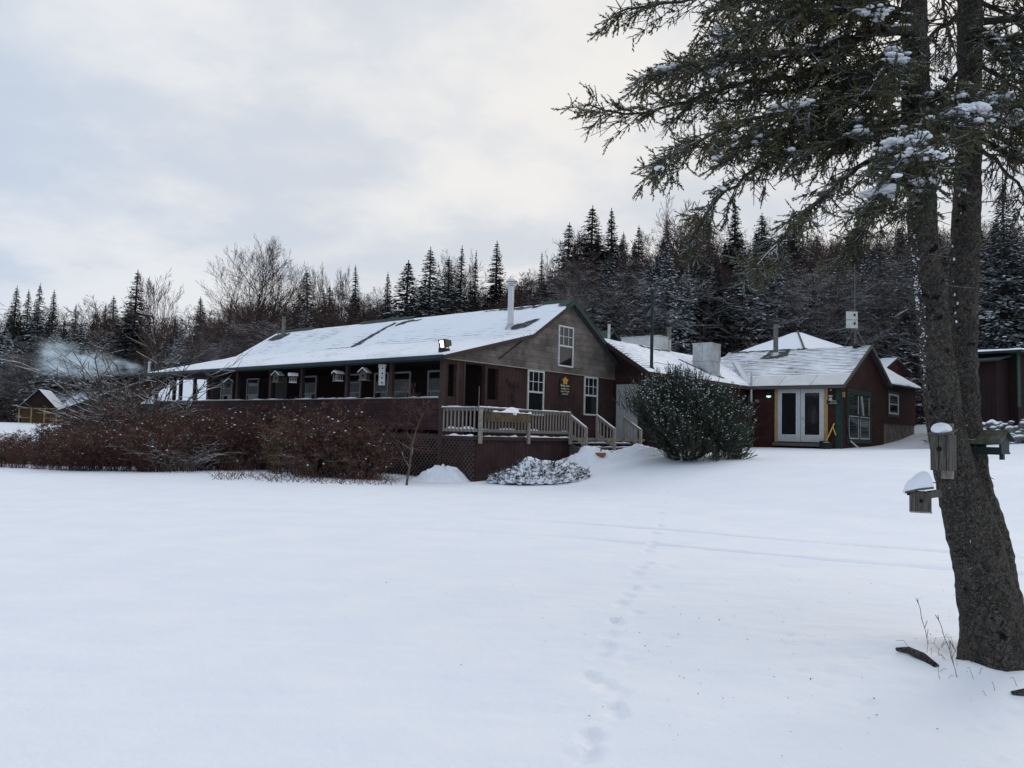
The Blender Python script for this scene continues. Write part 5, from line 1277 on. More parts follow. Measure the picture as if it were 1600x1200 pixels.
shrub(SHY, 432, 742, 1.05, 'tall tan clump of dry stalks among the red brown shrubs', GS, .2, .8, 'dry_stalks')
shrub(SHT, 490, 748, 1.05, 'drooping seed headed clump with snow knobs right of the tan stalks', GS, .3, .8)
shrub(SHT, 560, 750, 1.1, 'drooping snow knobbed clump beside the lattice', GS, .3, .7)
shrub(SHT, 375, 736, .9, 'bent snow tipped clump left of the tan stalks', GS, .0, .8)

# small bare sapling beside the lattice
P0, P1, ra, rb_ = bare_segs(77, 2.6, 1.0, .3, .2, n1=8, n2=5, n3=4, n4=3, r0=.017, minr=.0035)
v, f = seg_mesh(P0, P1, ra, rb_, 4); p = onground(634, 757)
t = thing('bare_sapling', 'small bare sapling with forked pale branches in front of the lattice', 'tree', tuple(p), .8)
big = ra > .012
v, f = seg_mesh(P0[big], P1[big], ra[big], rb_[big], 6); link('trunk', npmesh('trunk', v, f, W['weed_g']), t)
v, f = seg_mesh(P0[~big], P1[~big], ra[~big], rb_[~big], 3); link('crown', npmesh('crown', v, f, W['weed']), t)

# ------------------------------------------------------------------ needle shoots
def shoots(P, D, L, nn, nl, nw, spread, r, base=.0):
    """P,D (n,3) shoot foot and direction, L (n,) length; nn needles each"""
    n = len(P); Rm = rot_to(D)
    t = r.uniform(base, 1., (n, nn)); a = r.uniform(0, 2*PI, (n, nn)); sp_ = spread*r.uniform(.7, 1.3, (n, nn))*(1-.45*t)
    loc = np.stack([np.cos(a)*np.sin(sp_), np.sin(a)*np.sin(sp_), np.cos(sp_)], 2)
    dirs = np.einsum('nij,nkj->nki', Rm, loc)
    B = P[:, None]+D[:, None]*(L[:, None]*t)[..., None]
    ln = nl*r.uniform(.7, 1.25, (n, nn))
    dv = (dirs*ln[..., None]).reshape(-1, 3); B = B.reshape(-1, 3)
    wv = np.cross(dv, r.normal(0, 1, dv.shape)); wv /= np.maximum(np.linalg.norm(wv, axis=1, keepdims=True), 1e-9); wv *= nw
    return kite_mesh(B, dv, wv, .35)
def blobs_np(C, S, r, nu=7, nv=4, jit=.16):
    """many little snow lumps in one go; C (n,3), S (n,3) radii"""
    n = len(C); th = np.linspace(0, PI, nv+1); ph = np.linspace(0, 2*PI, nu, endpoint=False)
    TT, PP = np.meshgrid(th, ph, indexing='ij')
    U = np.stack([np.sin(TT)*np.cos(PP), np.sin(TT)*np.sin(PP), np.cos(TT)], 2).reshape(-1, 3)
    V = U[None]*(1+r.normal(0, jit, (n, len(U), 1)))*S[:, None, :]+C[:, None]
    F = []
    for j in range(nv):
        for i in range(nu): F.append([j*nu+i, (j+1)*nu+i, (j+1)*nu+(i+1) % nu, j*nu+(i+1) % nu])
    F = np.array(F)[None]+(np.arange(n)*len(U))[:, None, None]
    return V.reshape(-1, 3), F.reshape(-1, 4)

# ------------------------------------------------------------------ big round mugo pine by the steps
p = onground(1082, 724)
bush = thing('pine_bush', 'big round dark pine bush with snow flecked upright shoots beside the steps', 'bush', (p[0]-.02, p[1]+1.1, float(H(p[0], p[1]+1.1))), 0)
r = np.random.default_rng(55); n = 5400
a = r.uniform(0, 2*PI, n); el = np.arcsin(r.uniform(-.86, 1., n)); k = r.uniform(.45, 1.02, n)**.6
k *= 1+.18*np.sin(3*a+1.3)*np.cos(el)+.12*np.sin(5*a+el*4)+.10*np.sin(9*a+el*7)
Rx, Rz = 1.93, 2.8
dirs = np.stack([np.cos(a)*np.cos(el), np.sin(a)*np.cos(el), np.sin(el)], 1)
lump = np.where(dirs[:, 0] < -.1, 1.08, 1.)
C = dirs*np.stack([Rx*k*lump, Rx*.85*k, Rz*k], 1)
C[:, 2] = 1.28+C[:, 2]*.56; low = np.clip(1-C[:, 2]/1.3, 0, 1); C[:, 0] += low*(.25+.3*(C[:, 0] > 0))
C[:, 2] = np.maximum(C[:, 2]*(1-.16*np.clip(C[:, 0]/Rx, 0, 1)), .08)
C[:, 0] = np.where(C[:, 0] < 0, C[:, 0]*np.interp(C[:, 2], [0, .8, 1.5, 1.9], [.45, .6, .78, 1.06]), C[:, 0]*.96)
# a taller tip in the middle and one on the right shoulder
for cx_, cz_, h_ in ((-.35, 2.75, .55), (1.15, 2.0, .6), (-1.3, 2.1, .3)):
    m_ = 70; q = np.stack([r.normal(cx_, .22, m_), r.normal(-.2, .22, m_), cz_-.3+r.uniform(-.2, h_, m_)], 1); C = np.vstack([C, q]); dirs = np.vstack([dirs, np.tile([0, 0, 1.], (m_, 1))])
n = len(C); D = dirs*.55+np.array([0, 0, .85])+r.normal(0, .22, (n, 3)); D /= np.linalg.norm(D, axis=1, keepdims=True); L = r.uniform(.14, .42, n)
v, f = shoots(C, D, L, 34, .075, .0048, .7, r)
sv, sf = seg_mesh(C-D*.12, C+D*L[:, None]*.9, np.full(n, .012), np.full(n, .006), 3)
V, F, Mi = join([(v, f, 0), (sv, sf, 1)]); link('foliage', npmesh('foliage', V, F, [W['mugo'], W['twigbark']], Mi), bush)
outer = (np.linalg.norm((C-np.array([0, 0, 1.28]))/np.array([Rx, Rx*.85, 1.57]), axis=1) > .74)
sel = np.repeat(np.where(outer & (r.random(n) < .12+.6*np.clip((C[:, 2]-.3)/1.6, 0, 1)))[0], 2); S = r.uniform(.006, .021, (len(sel), 1))*np.array([[1.4, 1.4, .6]])
v, f = blobs_np(C[sel]+D[sel]*(L[sel]*r.uniform(.3, 1.05, len(sel)))[:, None]+r.normal(0, .02, (len(sel), 3))+np.array([0, 0, .015]), S, r); link('snow_load', npmesh('snow_load', v, f, W['clump'], smooth=True), bush)
m_ = 26; a = r.uniform(0, 2*PI, m_); q = np.stack([np.cos(a)*.25, np.sin(a)*.25, np.zeros(m_)], 1); e = np.stack([np.cos(a)*r.uniform(.8, 1.8, m_)*np.where(np.cos(a) < 0, .55, 1.), np.sin(a)*r.uniform(.8, 1.8, m_), r.uniform(.5, 1.8, m_)], 1); mid = (q+e)/2+np.array([0, 0, -.25])
v, f = seg_mesh(np.vstack([q, mid]), np.vstack([mid, e]), np.full(2*m_, .05), np.full(2*m_, .03), 5); link('branch', npmesh('branch', v, f, W['twigbark']), bush)

# ------------------------------------------------------------------ low juniper under snow, heaps, pot
pj = onground(838, 756)
r = np.random.default_rng(66); n = 1500
q = np.sqrt(r.random(n)); a = r.uniform(0, 2*PI, n); jx = q*np.cos(a)*1.5; jy = q*np.sin(a)*.95+.4
jc = np.array([pj[0]+.1, pj[1]+.65])
jz = H(jc[0]+jx, jc[1]+jy)-pj[2]+.5*np.clip(1-q**1.6, 0, 1)*(1+.35*np.sin(jx*5)*np.cos(jy*6))+r.uniform(-.1, .06, n)
C = np.stack([jx, jy, jz], 1); D = np.stack([np.cos(a)*.8, np.sin(a)*.8, .45+0*a], 1)+r.normal(0, .25, (n, 3)); D /= np.linalg.norm(D, axis=1, keepdims=True); L = r.uniform(.12, .26, n)
jun = thing('low_juniper', 'low spreading juniper almost buried in snow before the deck wall', 'shrub', (jc[0], jc[1], pj[2]), 0)
v, f = shoots(C, D, L, 26, .06, .006, .8, r); link('foliage', npmesh('foliage', v, f, W['juniper']), jun)
sel = np.where(r.random(n) < .75)[0]; S = r.uniform(.04, .13, (len(sel), 1))*np.array([[1.2, 1., .5]])
v, f = blobs_np(C[sel]+np.array([0, 0, .045]), S, r, 10, 6, jit=.06); link('snow_load', npmesh('snow_load', v, f, W['clump'], smooth=True), jun)
heap('snow_pile', *Lw(4.75, -2.65, 0)[:2], 1.45, 1.0, .75, 1, 'tall shovelled snow heap at the foot of the deck wall beside the steps')
heap('snow_pile', *Lw(6.6, -3.6, 0)[:2], 1.7, 1.0, .6, 5, 'broad low snow heap with the clay pot on it before the steps')
heap('snow_pile', *Lw(-.35, -.45, 0)[:2], 1.1, .75, .62, 9, 'pointed snow heap against the lattice by the porch corner')
pp = Lw(4.8, -3.2, 0); pot = thing('clay_pot', 'small terracotta pot half sunk in the snow heap before the steps', 'pot', (pp[0], pp[1], float(H(pp[0], pp[1]))+.1), .4)
mb = MB(); mb.lathe((0, 0, 0), [(.11, 0), (.16, .2), (.19, .21), (.19, .27), (.165, .27), (.15, .22), (.02, .2)], 18); mb.build('body', W['clay'], pot, smooth=False)
mb = MB(); mb.blob((0, 0, .25), .13, .13, .07, 3); mb.build('snow_load', W['clump'], pot, smooth=True); mb = MB(); mb.tube([(0, 0, .2), (.02, 0, .42)], .025, 6); mb.build('stem', W['weed'], pot)
# stubble of dead stems along the edge of the bed and leaf specks on the snow
n = 420; pxs = r.uniform(330, 620, n); S0 = []; S1 = []
for q in pxs:
    g_ = at(q, np.interp(q, [330, 420, 500, 620], [736, 744, 752, 755])+r.uniform(-6, 8), 24); gx, gy = g_[0]*1.0, 24+r.uniform(-1.4, 1.6); gx = g_[0]*gy/24
    gz = float(H(gx, gy)); l_ = r.uniform(.05, .45); b = np.array([gx, gy, gz]); S0.append(b); S1.append(b+np.array([r.normal(0, .5), r.normal(0, .5), r.uniform(.15, 1.)])*l_)
v, f = seg_mesh(np.array(S0), np.array(S1), np.full(n, .009), np.full(n, .005), 3); o = link('bed_stubble', npmesh('bed_stubble', v, f, W['weed'])); tag(o, kind='stuff')
n = 260; gx = r.normal(2.6, 1.6, n); gy = r.uniform(3.0, 9., n); d_ = r.normal(0, 1, (n, 3)); d_[:, 2] *= .25; d_ /= np.linalg.norm(d_, axis=1, keepdims=True); d_ *= r.uniform(.006, .022, (n, 1)); w_ = np.cross(d_, [0, 0, 1.])*.35
v, f = kite_mesh(np.stack([gx, gy, H(gx, gy)+.10*np.exp(-(((gx-3.3)/.8)**2+((gy-5.9)/.55)**2))+.10*fbm(gx*.12+5, gy*.12, 3)*sstep(1, 12, gy)+.018*fbm(gx*.8, gy*.8, 4)+.008], 1), d_, w_)
o = link('leaf_litter', npmesh('leaf_litter', v, f, W['weed'])); tag(o, kind='stuff')

# ================================================================== THE NEAR DOUBLE STEMMED SPRUCE
spruce = thing('spruce_tree', 'big near spruce with two leaning trunks and snow laden boughs at the right', 'tree', (3.5, 5.85, 0), 0)
ORG = np.array([3.5, 5.85, 0.])
from mathutils import noise as mnoise
def stem(ctrl, name, k=44, seed=0):
    """ctrl: list of (point, radius)"""
    pts = np.array([c[0] for c in ctrl]); rad = np.array([c[1] for c in ctrl])
    s_ = np.concatenate([[0], np.cumsum(np.linalg.norm(np.diff(pts, axis=0), axis=1))]); n = int(s_[-1]/.035)
    q = np.linspace(0, s_[-1], n); P = np.stack([np.interp(q, s_, pts[:, i]) for i in range(3)], 1); Rr = np.interp(q, s_, rad)
    for _ in range(14): P[1:-1] = (P[:-2]+2*P[1:-1]+P[2:])/4; Rr[1:-1] = (Rr[:-2]+2*Rr[1:-1]+Rr[2:])/4
    V = np.zeros((n, k, 3)); ph = np.linspace(0, 2*PI, k, endpoint=False)
    for i in range(n):
        for j in range(k):
            c, s2 = math.cos(ph[j]), math.sin(ph[j]); r0 = Rr[i]
            w3 = Vector((c*r0*1., s2*r0*1., P[i, 2]))+Vector((seed, 0, 0))
            d = .075*mnoise.noise(w3*5)+.06*mnoise.noise(w3*14)+.09*abs(mnoise.noise(w3*34))+.05*mnoise.noise(w3*75)
            f = 1+d*min(1., .12/r0)*1.3
            if P[i, 2] < .45: f += (.45-P[i, 2])**2*.75*(1+.8*math.sin(3*ph[j]+1.2))
            V[i, j] = (P[i, 0]+c*r0*f, P[i, 1]+s2*r0*f, P[i, 2]+.02*d)
    ii = (np.arange(n-1)[:, None]*k+np.arange(k)[None]).ravel(); jj = (np.arange(n-1)[:, None]*k+(np.arange(k)+1)[None] % k).ravel()
    F = np.stack([ii, jj, jj+k, ii+k], 1)
    o = link(name, npmesh(name, V.reshape(-1, 3)-ORG, F, W['bark'], smooth=True), spruce)
    return P, Rr
def ctrl(rows, y):
    out = []
    for cx_, py, wpx in rows:
        yy = y; p = at(cx_+3, py, yy); out.append((p, wpx*.86/2/FPX*yy))
    return out
LROWS = [(1556, 1060, 104), (1549, 1010, 98), (1534, 900, 92), (1508, 800, 79), (1491, 745, 70), (1477, 681, 60), (1462, 560, 56), (1452, 467, 50), (1438, 350, 48), (1430, 200, 47), (1427, 100, 46), (1425, 0, 45), (1424, -200, 42), (1424, -600, 34), (1425, -1100, 20), (1425, -1400, 6)]
RROWS = [(1562, 1050, 96), (1556, 960, 84), (1548, 900, 78), (1525, 800, 76), (1510, 745, 66), (1503, 681, 60), (1498, 560, 52), (1501, 467, 50), (1507, 350, 46), (1511, 200, 42), (1512, 100, 40), (1513, 0, 42), (1516, -200, 38), (1522, -600, 30), (1530, -1100, 16), (1532, -1350, 5)]
PL, RL = stem(ctrl(LROWS, 5.75), 'trunk', seed=0)
PR, RR = stem(ctrl(RROWS, 5.98), 'trunk', seed=9)
# --- boughs: each a main axis with side branches, twigs and needle shoots
def bough(path, rb, dens, seed, hang=.25, side=.5, snowy=1., bare=0., nd=22):
    r = np.random.default_rng(seed); pts = np.array(path)
    s_ = np.concatenate([[0], np.cumsum(np.linalg.norm(np.diff(pts, axis=0), axis=1))]); LL = s_[-1]; n = max(8, int(LL/.08))
    q = np.linspace(0, LL, n); A = np.stack([np.interp(q, s_, pts[:, i]) for i in range(3)], 1)
    for _ in range(4): A[1:-1] = (A[:-2]+2*A[1:-1]+A[2:])/4
    A[1:-1] += r.normal(0, .008, (n-2, 3)); rad = rb*(1-.85*q/LL)+.003
    S0 = [A[:-1]]; S1 = [A[1:]]; R0 = [rad[:-1]]; R1 = [rad[1:]]
    SP = []; SD = []; SL = []
    snow = []
    def add_poly(P, r_):
        S0.append(P[:-1]); S1.append(P[1:]); k = len(P)-1; t = np.linspace(1, .35, k+1); R0.append(r_*t[:-1]); R1.append(r_*t[1:])
    nb = int(LL/.043*dens)
    for b in range(nb):
        f = (b+r.random())/nb
        if f < .1: continue
        x = f*(n-1); i = int(min(x, n-2)); o = A[i]+(A[i+1]-A[i])*(x-i); t = A[i+1]-A[i]; t /= np.linalg.norm(t)
        lat = np.cross(t, [0, 0, 1.]); lat /= np.linalg.norm(lat)+1e-9
        sg = 1 if r.random() < .5 else -1
        d = t*r.uniform(.45, 1.)+lat*sg*r.uniform(.35, 1.)+np.array([0, 0, r.normal(-.1, .28)]); d /= np.linalg.norm(d)
        ln = side*r.uniform(.35, 1.)*(1.15-.75*f)+.07
        m_ = max(4, int(ln/.06)); P = [o]
        for k in range(m_):
            d = d+np.array([0, 0, -hang*.16*r.uniform(.2, 1.6)])+r.normal(0, .09, 3); d /= np.linalg.norm(d); P.append(P[-1]+d*ln/m_)
        P = np.array(P); add_poly(P, max(.0035, rad[i]*.4))
        lush = r.random() > bare
        for k in range(1, m_+1):
            for _ in range(3):
                if r.random() > .85: continue
                td = (P[k]-P[k-1]); td /= np.linalg.norm(td); sdv = td*.7+r.normal(0, .55, 3)+np.array([0, 0, -.1*hang]); sdv /= np.linalg.norm(sdv); tl = r.uniform(.05, .13)
                if lush: SP.append(P[k]); SD.append(sdv); SL.append(tl)
                else: S0.append(P[k][None]); S1.append((P[k]+sdv*tl*1.3)[None]); R0.append(np.array([.0028])); R1.append(np.array([.0018]))
                if lush and r.random() < .34:
                    e = P[k]+sdv*tl*.7; s2 = r.normal(0, .6, 3)+sdv; s2 /= np.linalg.norm(s2); SP.append(e); SD.append(s2); SL.append(tl*.7)
            if lush and r.random() < min(.12, .05*snowy): snow.append((P[k]+np.array([0, 0, .018]), r.uniform(.010, .026)))
        if lush: SP.append(P[-1]); SD.append(d); SL.append(.1)
    parts = []
    v, f = seg_mesh(np.vstack(S0), np.vstack(S1), np.concatenate(R0), np.concatenate(R1), 4); parts.append((v, f, 1))
    if SP:
        SP = np.array(SP); SD = np.array(SD); SL = np.array(SL)
        v, f = seg_mesh(SP, SP+SD*SL[:, None], np.full(len(SP), .0035), np.full(len(SP), .002), 3); parts.append((v, f, 1))
        v, f = shoots(SP, SD, SL, nd, .021, .0030, .8, r); parts.append((v, f, 0))
    V, F, Mi = join(parts)
    o = link('bough', npmesh('bough', V-ORG, F, [W['needle'], W['twigbark']], Mi), spruce)
    return o, snow, A, rad
def px_path(rows): return [at(a, b, y) for a, b, y in rows]
r = np.random.default_rng(909)
BO = [
 # (path (px, py, depth), base radius, density, hang, side, snowy, bare)
 ([(1428, -90, 5.7), (1300, -60, 5.5), (1150, -15, 5.3), (1040, 5, 5.2), (965, 20, 5.1)], .03, .9, .3, .42, .5, .55),
 ([(1430, 45, 5.7), (1345, 55, 5.6), (1275, 78, 5.5), (1200, 85, 5.35), (1100, 95, 5.25), (1010, 120, 5.15)], .042, 1.1, .25, .5, .9, .12),
 ([(1432, 110, 5.75), (1300, 115, 5.8), (1150, 130, 5.75), (1050, 165, 5.7), (975, 185, 5.65), (925, 165, 5.6)], .03, 1.25, .25, .42, .6, .3),
 ([(1434, 130, 5.7), (1280, 165, 5.4), (1150, 190, 5.2), (1060, 235, 5.1), (1020, 268, 5.05)], .028, 1.2, .35, .45, .8, .1),
 ([(1438, 180, 5.75), (1300, 215, 5.6), (1180, 260, 5.5), (1110, 320, 5.45), (1075, 385, 5.4)], .026, 1.25, .5, .4, .35, .08),
 ([(1440, 215, 5.7), (1340, 260, 5.4), (1260, 330, 5.2), (1205, 395, 5.1), (1165, 430, 5.05)], .024, .95, .45, .3, .3, .2),
 ([(1440, 260, 5.7), (1385, 310, 5.5), (1340, 370, 5.35), (1318, 408, 5.3)], .018, 1.1, .4, .26, .3, .1),
 ([(1436, 150, 5.7), (1440, 185, 5.35), (1430, 225, 5.0), (1400, 262, 4.75)], .022, 1.4, .4, .3, 3., .02),
 ([(1470, 120, 5.7), (1500, 160, 5.35), (1490, 205, 5.05), (1460, 240, 4.85)], .02, 1.4, .35, .3, 3., .02),
 ([(1500, 130, 5.9), (1545, 150, 5.5), (1600, 165, 5.2), (1660, 175, 5.0)], .024, 1.4, .35, .34, 2.2, .05),
 ([(1520, 70, 5.95), (1570, 60, 5.8), (1640, 40, 5.7), (1720, 30, 5.6)], .03, 1.1, .3, .4, .6, .25),
 ([(1525, 170, 5.95), (1580, 200, 5.8), (1650, 230, 5.7), (1720, 250, 5.6)], .026, 1.2, .4, .36, .6, .3),
 ([(1525, 215, 5.95), (1575, 245, 5.9), (1640, 262, 5.9), (1700, 280, 5.9)], .022, 1.0, .45, .36, .3, .65),
 ([(1430, -20, 5.75), (1340, 0, 5.9), (1240, 30, 6.0), (1160, 45, 6.1), (1090, 70, 6.2)], .028, 1.15, .35, .45, .6, .15),
 ([(1432, 80, 5.75), (1360, 125, 5.9), (1290, 160, 6.0), (1220, 190, 6.1), (1160, 220, 6.2)], .026, 1.1, .4, .42, .8, .1),
 ([(1434, 30, 5.75), (1370, 20, 5.5), (1300, 15, 5.3), (1220, 25, 5.15), (1150, 55, 5.0)], .026, 1.0, .35, .42, .6, .2),
 ([(1510, 20, 5.95), (1470, 40, 6.2), (1440, 70, 6.5), (1400, 110, 6.7)], .022, .9, .4, .35, .3, .5),
 ([(1510, 40, 5.95), (1560, 90, 6.2), (1610, 130, 6.4)], .022, .9, .4, .35, .4, .4),
 ([(1438, 235, 5.7), (1400, 270, 5.3), (1380, 300, 5.1), (1345, 330, 5.0)], .016, 1.3, .35, .24, 2.4, .05),
 ([(1450, 230, 5.6), (1460, 260, 5.3), (1450, 295, 5.1), (1425, 320, 5.0)], .016, 1.2, .45, .24, 1.6, .05),
 ([(1512, 90, 5.95), (1480, 130, 6.1), (1470, 175, 6.3), (1440, 220, 6.4)], .018, 1.1, .4, .3, .8, .2),
 ([(1428, -160, 5.7), (1330, -130, 5.4), (1240, -80, 5.2), (1170, -30, 5.1), (1110, 20, 5.0)], .03, 1., .4, .45, .5, .25),
 ([(1515, -120, 5.95), (1590, -80, 5.7), (1660, -30, 5.5), (1720, 10, 5.4)], .03, 1., .4, .45, .5, .3),
]
rb2 = np.random.default_rng(5150)
for _ in range(10):
    z0 = rb2.uniform(-60, 215); tip = (rb2.uniform(1040, 1400), z0+rb2.uniform(-10, 150)); dd = rb2.uniform(4.9, 6.7)
    f1 = rb2.uniform(.35, .6); m1 = (1432+(tip[0]-1432)*f1, z0+(tip[1]-z0)*f1*.6-rb2.uniform(0, 12), 5.75+(dd-5.75)*f1)
    BO.append(([(1432, z0, 5.75), m1, (*tip, dd)], rb2.uniform(.014, .022), 1.15, rb2.uniform(.3, .5), rb2.uniform(.28, .42), .6, rb2.uniform(0, .35)))
for _ in range(9):
    z0 = rb2.uniform(-60, 230); tip = (rb2.uniform(1590, 1700), z0+rb2.uniform(0, 120)); dd = rb2.uniform(5.1, 6.8)
    BO.append(([(1520, z0, 5.98), ((1520+tip[0])/2, z0+(tip[1]-z0)*.3, (5.98+dd)/2), (*tip, dd)], rb2.uniform(.014, .022), 1.1, rb2.uniform(.3, .5), rb2.uniform(.26, .38), .6, rb2.uniform(0, .5)))
snow_pts = []
for i, (rows, rb, dn, hg, sd_, sn_, br_) in enumerate(BO):
    o, sn, A, rad = bough(px_path(rows), rb, dn, 1000+i, hg, sd_, sn_, br_)
    pts = list(sn)
    C = [p for p, s in sn]; S = [(s*1.5, s*1.3, s*.6) for p, s in sn]
    if sn_ > 1.5:            # bigger pads of snow on the sprays that face the camera
        for k in range(int(5.5*sn_)):
            b = C[r.integers(0, len(C))] if C else A[-1]
            e_ = r.normal(0, 1, 2); e_ /= np.linalg.norm(e_); ln_ = r.uniform(.05, .13)
            for j in range(12):
                s1 = r.uniform(-1, 1); o2 = r.normal(0, .018, 2); C.append(b+np.array([e_[0]*ln_*s1+o2[0], e_[1]*ln_*s1+o2[1], .016-.035*abs(s1)-.25*abs(o2[0])])); q = r.uniform(.012, .027)*(1.1-.5*abs(s1)); S.append((q*1.4, q*1.2, q*.6))
    if C and .4 < sn_ <= 1.5:
        for k in range(5):
            b = C[r.integers(0, len(C))]
            for j in range(5): C.append(b+r.normal(0, .026, 3)*np.array([1.5, 1.2, .3])+np.array([0, 0, .01])); q = r.uniform(.010, .026); S.append((q*1.8, q*1.2, q*.5))
    # a thin line of snow on top of the thick part of the limb
    m_ = int(len(A)*.62)
    if sn_ > .4 and rb > .02:
        for k in range(1, m_):
            if vnoise(k*.45+i*3.1, i*1.7) > -.12: C.append(A[k]+np.array([0, 0, rad[k]*.85])); q = max(rad[k]*.7, .008); S.append((.055, q, q*.45))
    if C:
        v, f = blobs_np(np.array(C), np.array(S), r, 8, 5, jit=.09); link('snow_load', npmesh('snow_load', v-ORG, f, W['clump'], smooth=True), o)
# upper crown above the picture (shades the snow, seen from other positions)
for i in range(26):
    tr_ = PL if i % 2 else PR; z = 4.9+i*.19; k = int(np.argmin(np.abs(tr_[:, 2]-z))); c = tr_[k]; a = i*2.4; ln = 2.3*(1-(z-4.9)/7.5)
    d = np.array([math.cos(a), math.sin(a), 0]); bough([c, c+d*ln*.5+np.array([0, 0, .1]), c+d*ln+np.array([0, 0, -.25])], .028, .75, 2000+i, .35, .45, .5, .2, nd=14)
# dead stubs and twigs on the trunks
r2_ = np.random.default_rng(77); S0 = []; S1 = []; RA = []
for i in range(95):
    tr_, rd_ = (PL, RL) if i % 2 else (PR, RR); k = r2_.integers(20, int(len(tr_)*.42)); a = r2_.uniform(0, 2*PI); d = np.array([math.cos(a), math.sin(a), r2_.uniform(-.3, .3)])
    b = tr_[k]+d*rd_[k]*.9; l_ = r2_.uniform(.03, .09) if tr_[k][2] < 2.2 else r2_.uniform(.08, .55)
    m_ = b+d*l_*.5+r2_.normal(0, .02, 3); S0 += [b, m_]; S1 += [m_, m_+d*l_*.5+r2_.normal(0, .05, 3)*min(1, l_*4)]; RA += [.006, .004]
v, f = seg_mesh(np.array(S0), np.array(S1), np.array(RA), np.array(RA)*.6, 4); link('dead_twigs', npmesh('dead_twigs', v-ORG, f, W['twigbark']), spruce)
# snow caught in the bark on the windward (left) side and in the fork
C = []; S = []
for i in range(46):
    k = r2_.integers(int(len(PL)*.17), int(len(PL)*.36)); a0 = PI+abs(r2_.normal(0, .3))-.15
    for j in range(r2_.integers(3, 14)):
        k2 = min(max(k+r2_.integers(-3, 4), 0), len(PL)-1); a = a0+r2_.normal(0, .13)
        C.append(PL[k2]+np.array([math.cos(a), math.sin(a), 0])*RL[k2]*1.03+np.array([0, 0, r2_.normal(0, .012)])); q = r2_.uniform(.0015, .0055); S.append((q*1.3, q*1.3, q*r2_.uniform(.5, 1.3)))
for i in range(40):
    k = r2_.integers(int(len(PR)*.16), int(len(PR)*.33)); a = PI+r2_.normal(.3, .3); C.append(PR[k]+np.array([math.cos(a), math.sin(a), 0])*RR[k]*1.02); q = r2_.uniform(.003, .01); S.append((q, q, q*1.6))
v, f = blobs_np(np.array(C), np.array(S), r2_, 6, 4); link('bark_snow', npmesh('bark_snow', v-ORG, f, W['clump'], smooth=True), spruce)

# ------------------------------------------------------------------ nest boxes on the trunk
Q = at(1474, 706, 5.53)
nb_ = thing('nest_box', 'grey board nest box with round hole and snow on its lid nailed to the trunk', 'birdhouse', tuple(Q), math.radians(-47)); nb_.scale = (.8, .9, 1.)
mb = MB(); tw = .078
mb.box(-tw, tw, -.075, .075, -.13, .12); bx_ = mb.build('box', W['wood_d'], nb_)
mb = MB(); mb.lathe((-.005, -.0755, .02), [(.019, 0), (.019, .006)], 16, (0, -1, 0)); mb.build('entry_hole', W['dark'], nb_)
mb = MB(); mb.prism([(-tw-.008, -.1, .118), (tw+.006, -.1, .118), (tw+.006, .09, .15), (-tw-.008, .09, .15)], (0, 0, .012)); mb.build('lid', W['wood_d'], nb_)
mb = MB(); mb.box(-.05, .05, .0755, .095, -.19, .2); mb.build('back_board', W['wood'], nb_)
mb = MB(); mb.box(-.012, -.008, -.0785, -.0752, -.128, .115); mb.box(.05, .053, -.0785, -.0752, -.128, .115); mb.build('board_gap', W['dark'], nb_)
mb = MB(); mb.blob((-.01, -.012, .155), .085, .09, .05, 12, 16, 8, .12); mb.build('snow_load', W['clump'], nb_, smooth=True)
Q = at(1438, 779, 5.5)
nb2 = thing('nest_box', 'small slatted nest box with thick rounded snow cap hanging left of the trunk', 'birdhouse', tuple(Q), math.radians(-22)); nb2.scale = (.88, .9, 1.)
mb = MB()
for i in range(9): mb.box(-.073+.0163*i, -.073+.0163*i+.0148, -.062, .062, -.085, .05)
mb.build('box', W['wood_d'], nb2)
mb = MB(); mb.box(-.075, .075, -.064, .064, -.095, -.085); mb.build('floor', W['wood'], nb2)
mb = MB(); mb.lathe((.0, -.0625, -.012), [(.013, 0), (.013, .005)], 12, (0, -1, 0)); mb.lathe((-.0735, .02, .03), [(.012, 0), (.012, .02)], 10, (-1, 0, 0)); mb.build('entry_hole', W['dark'], nb2)
mb = MB(); mb.prism([(-.115, -.09, .035), (-.02, -.09, .06), (.085, -.09, .075), (.085, .09, .075), (-.02, .09, .06), (-.115, .09, .035)], (0, 0, .014)); mb.build('roof', W['wood_d'], nb2)
sn = MB(); nu, nv = 18, 10; Vv = []
for j in range(nv):
    for i in range(nu):
        a = -1+2*i/(nu-1); b = -1+2*j/(nv-1); e = max(0., (1-abs(a)**2.4))*max(0., 1-abs(b)**2.6)
        Vv.append((-.015+a*.105, b*.09, .058+.02*(a)+.115*e**.5*(1+.25*a)+.006*math.sin(5*a+3*b)))
sn.add(Vv, [(j*nu+i, j*nu+i+1, (j+1)*nu+i+1, (j+1)*nu+i) for j in range(nv-1) for i in range(nu-1)]); sn.build('snow_load', W['clump'], nb2, smooth=True)
mb = MB(); mb.beam((.06, .0, .03), (.15, .09, .04), .03, .05); mb.build('bracket', W['wood_d'], nb2)
Q = at(1550, 690, 5.82)
fd = thing('bird_feeder', 'green bird feeder with mossy sloping roof fixed to the right of the trunk', 'bird feeder', tuple(Q), math.radians(-48))
mb = MB(); mb.prism([(-.125, -.1, -.02), (.085, -.1, -.02), (.1, .02, .075), (-.09, .02, .075)], (0, 0, .012)); mb.build('roof', W['moss'], fd)
mb = MB(); mb.prism([(-.09, .022, .075), (.1, .022, .075), (.115, .13, .0), (-.09, .13, .0)], (0, 0, .012)); mb.build('rear_roof', W['greendark'], fd)
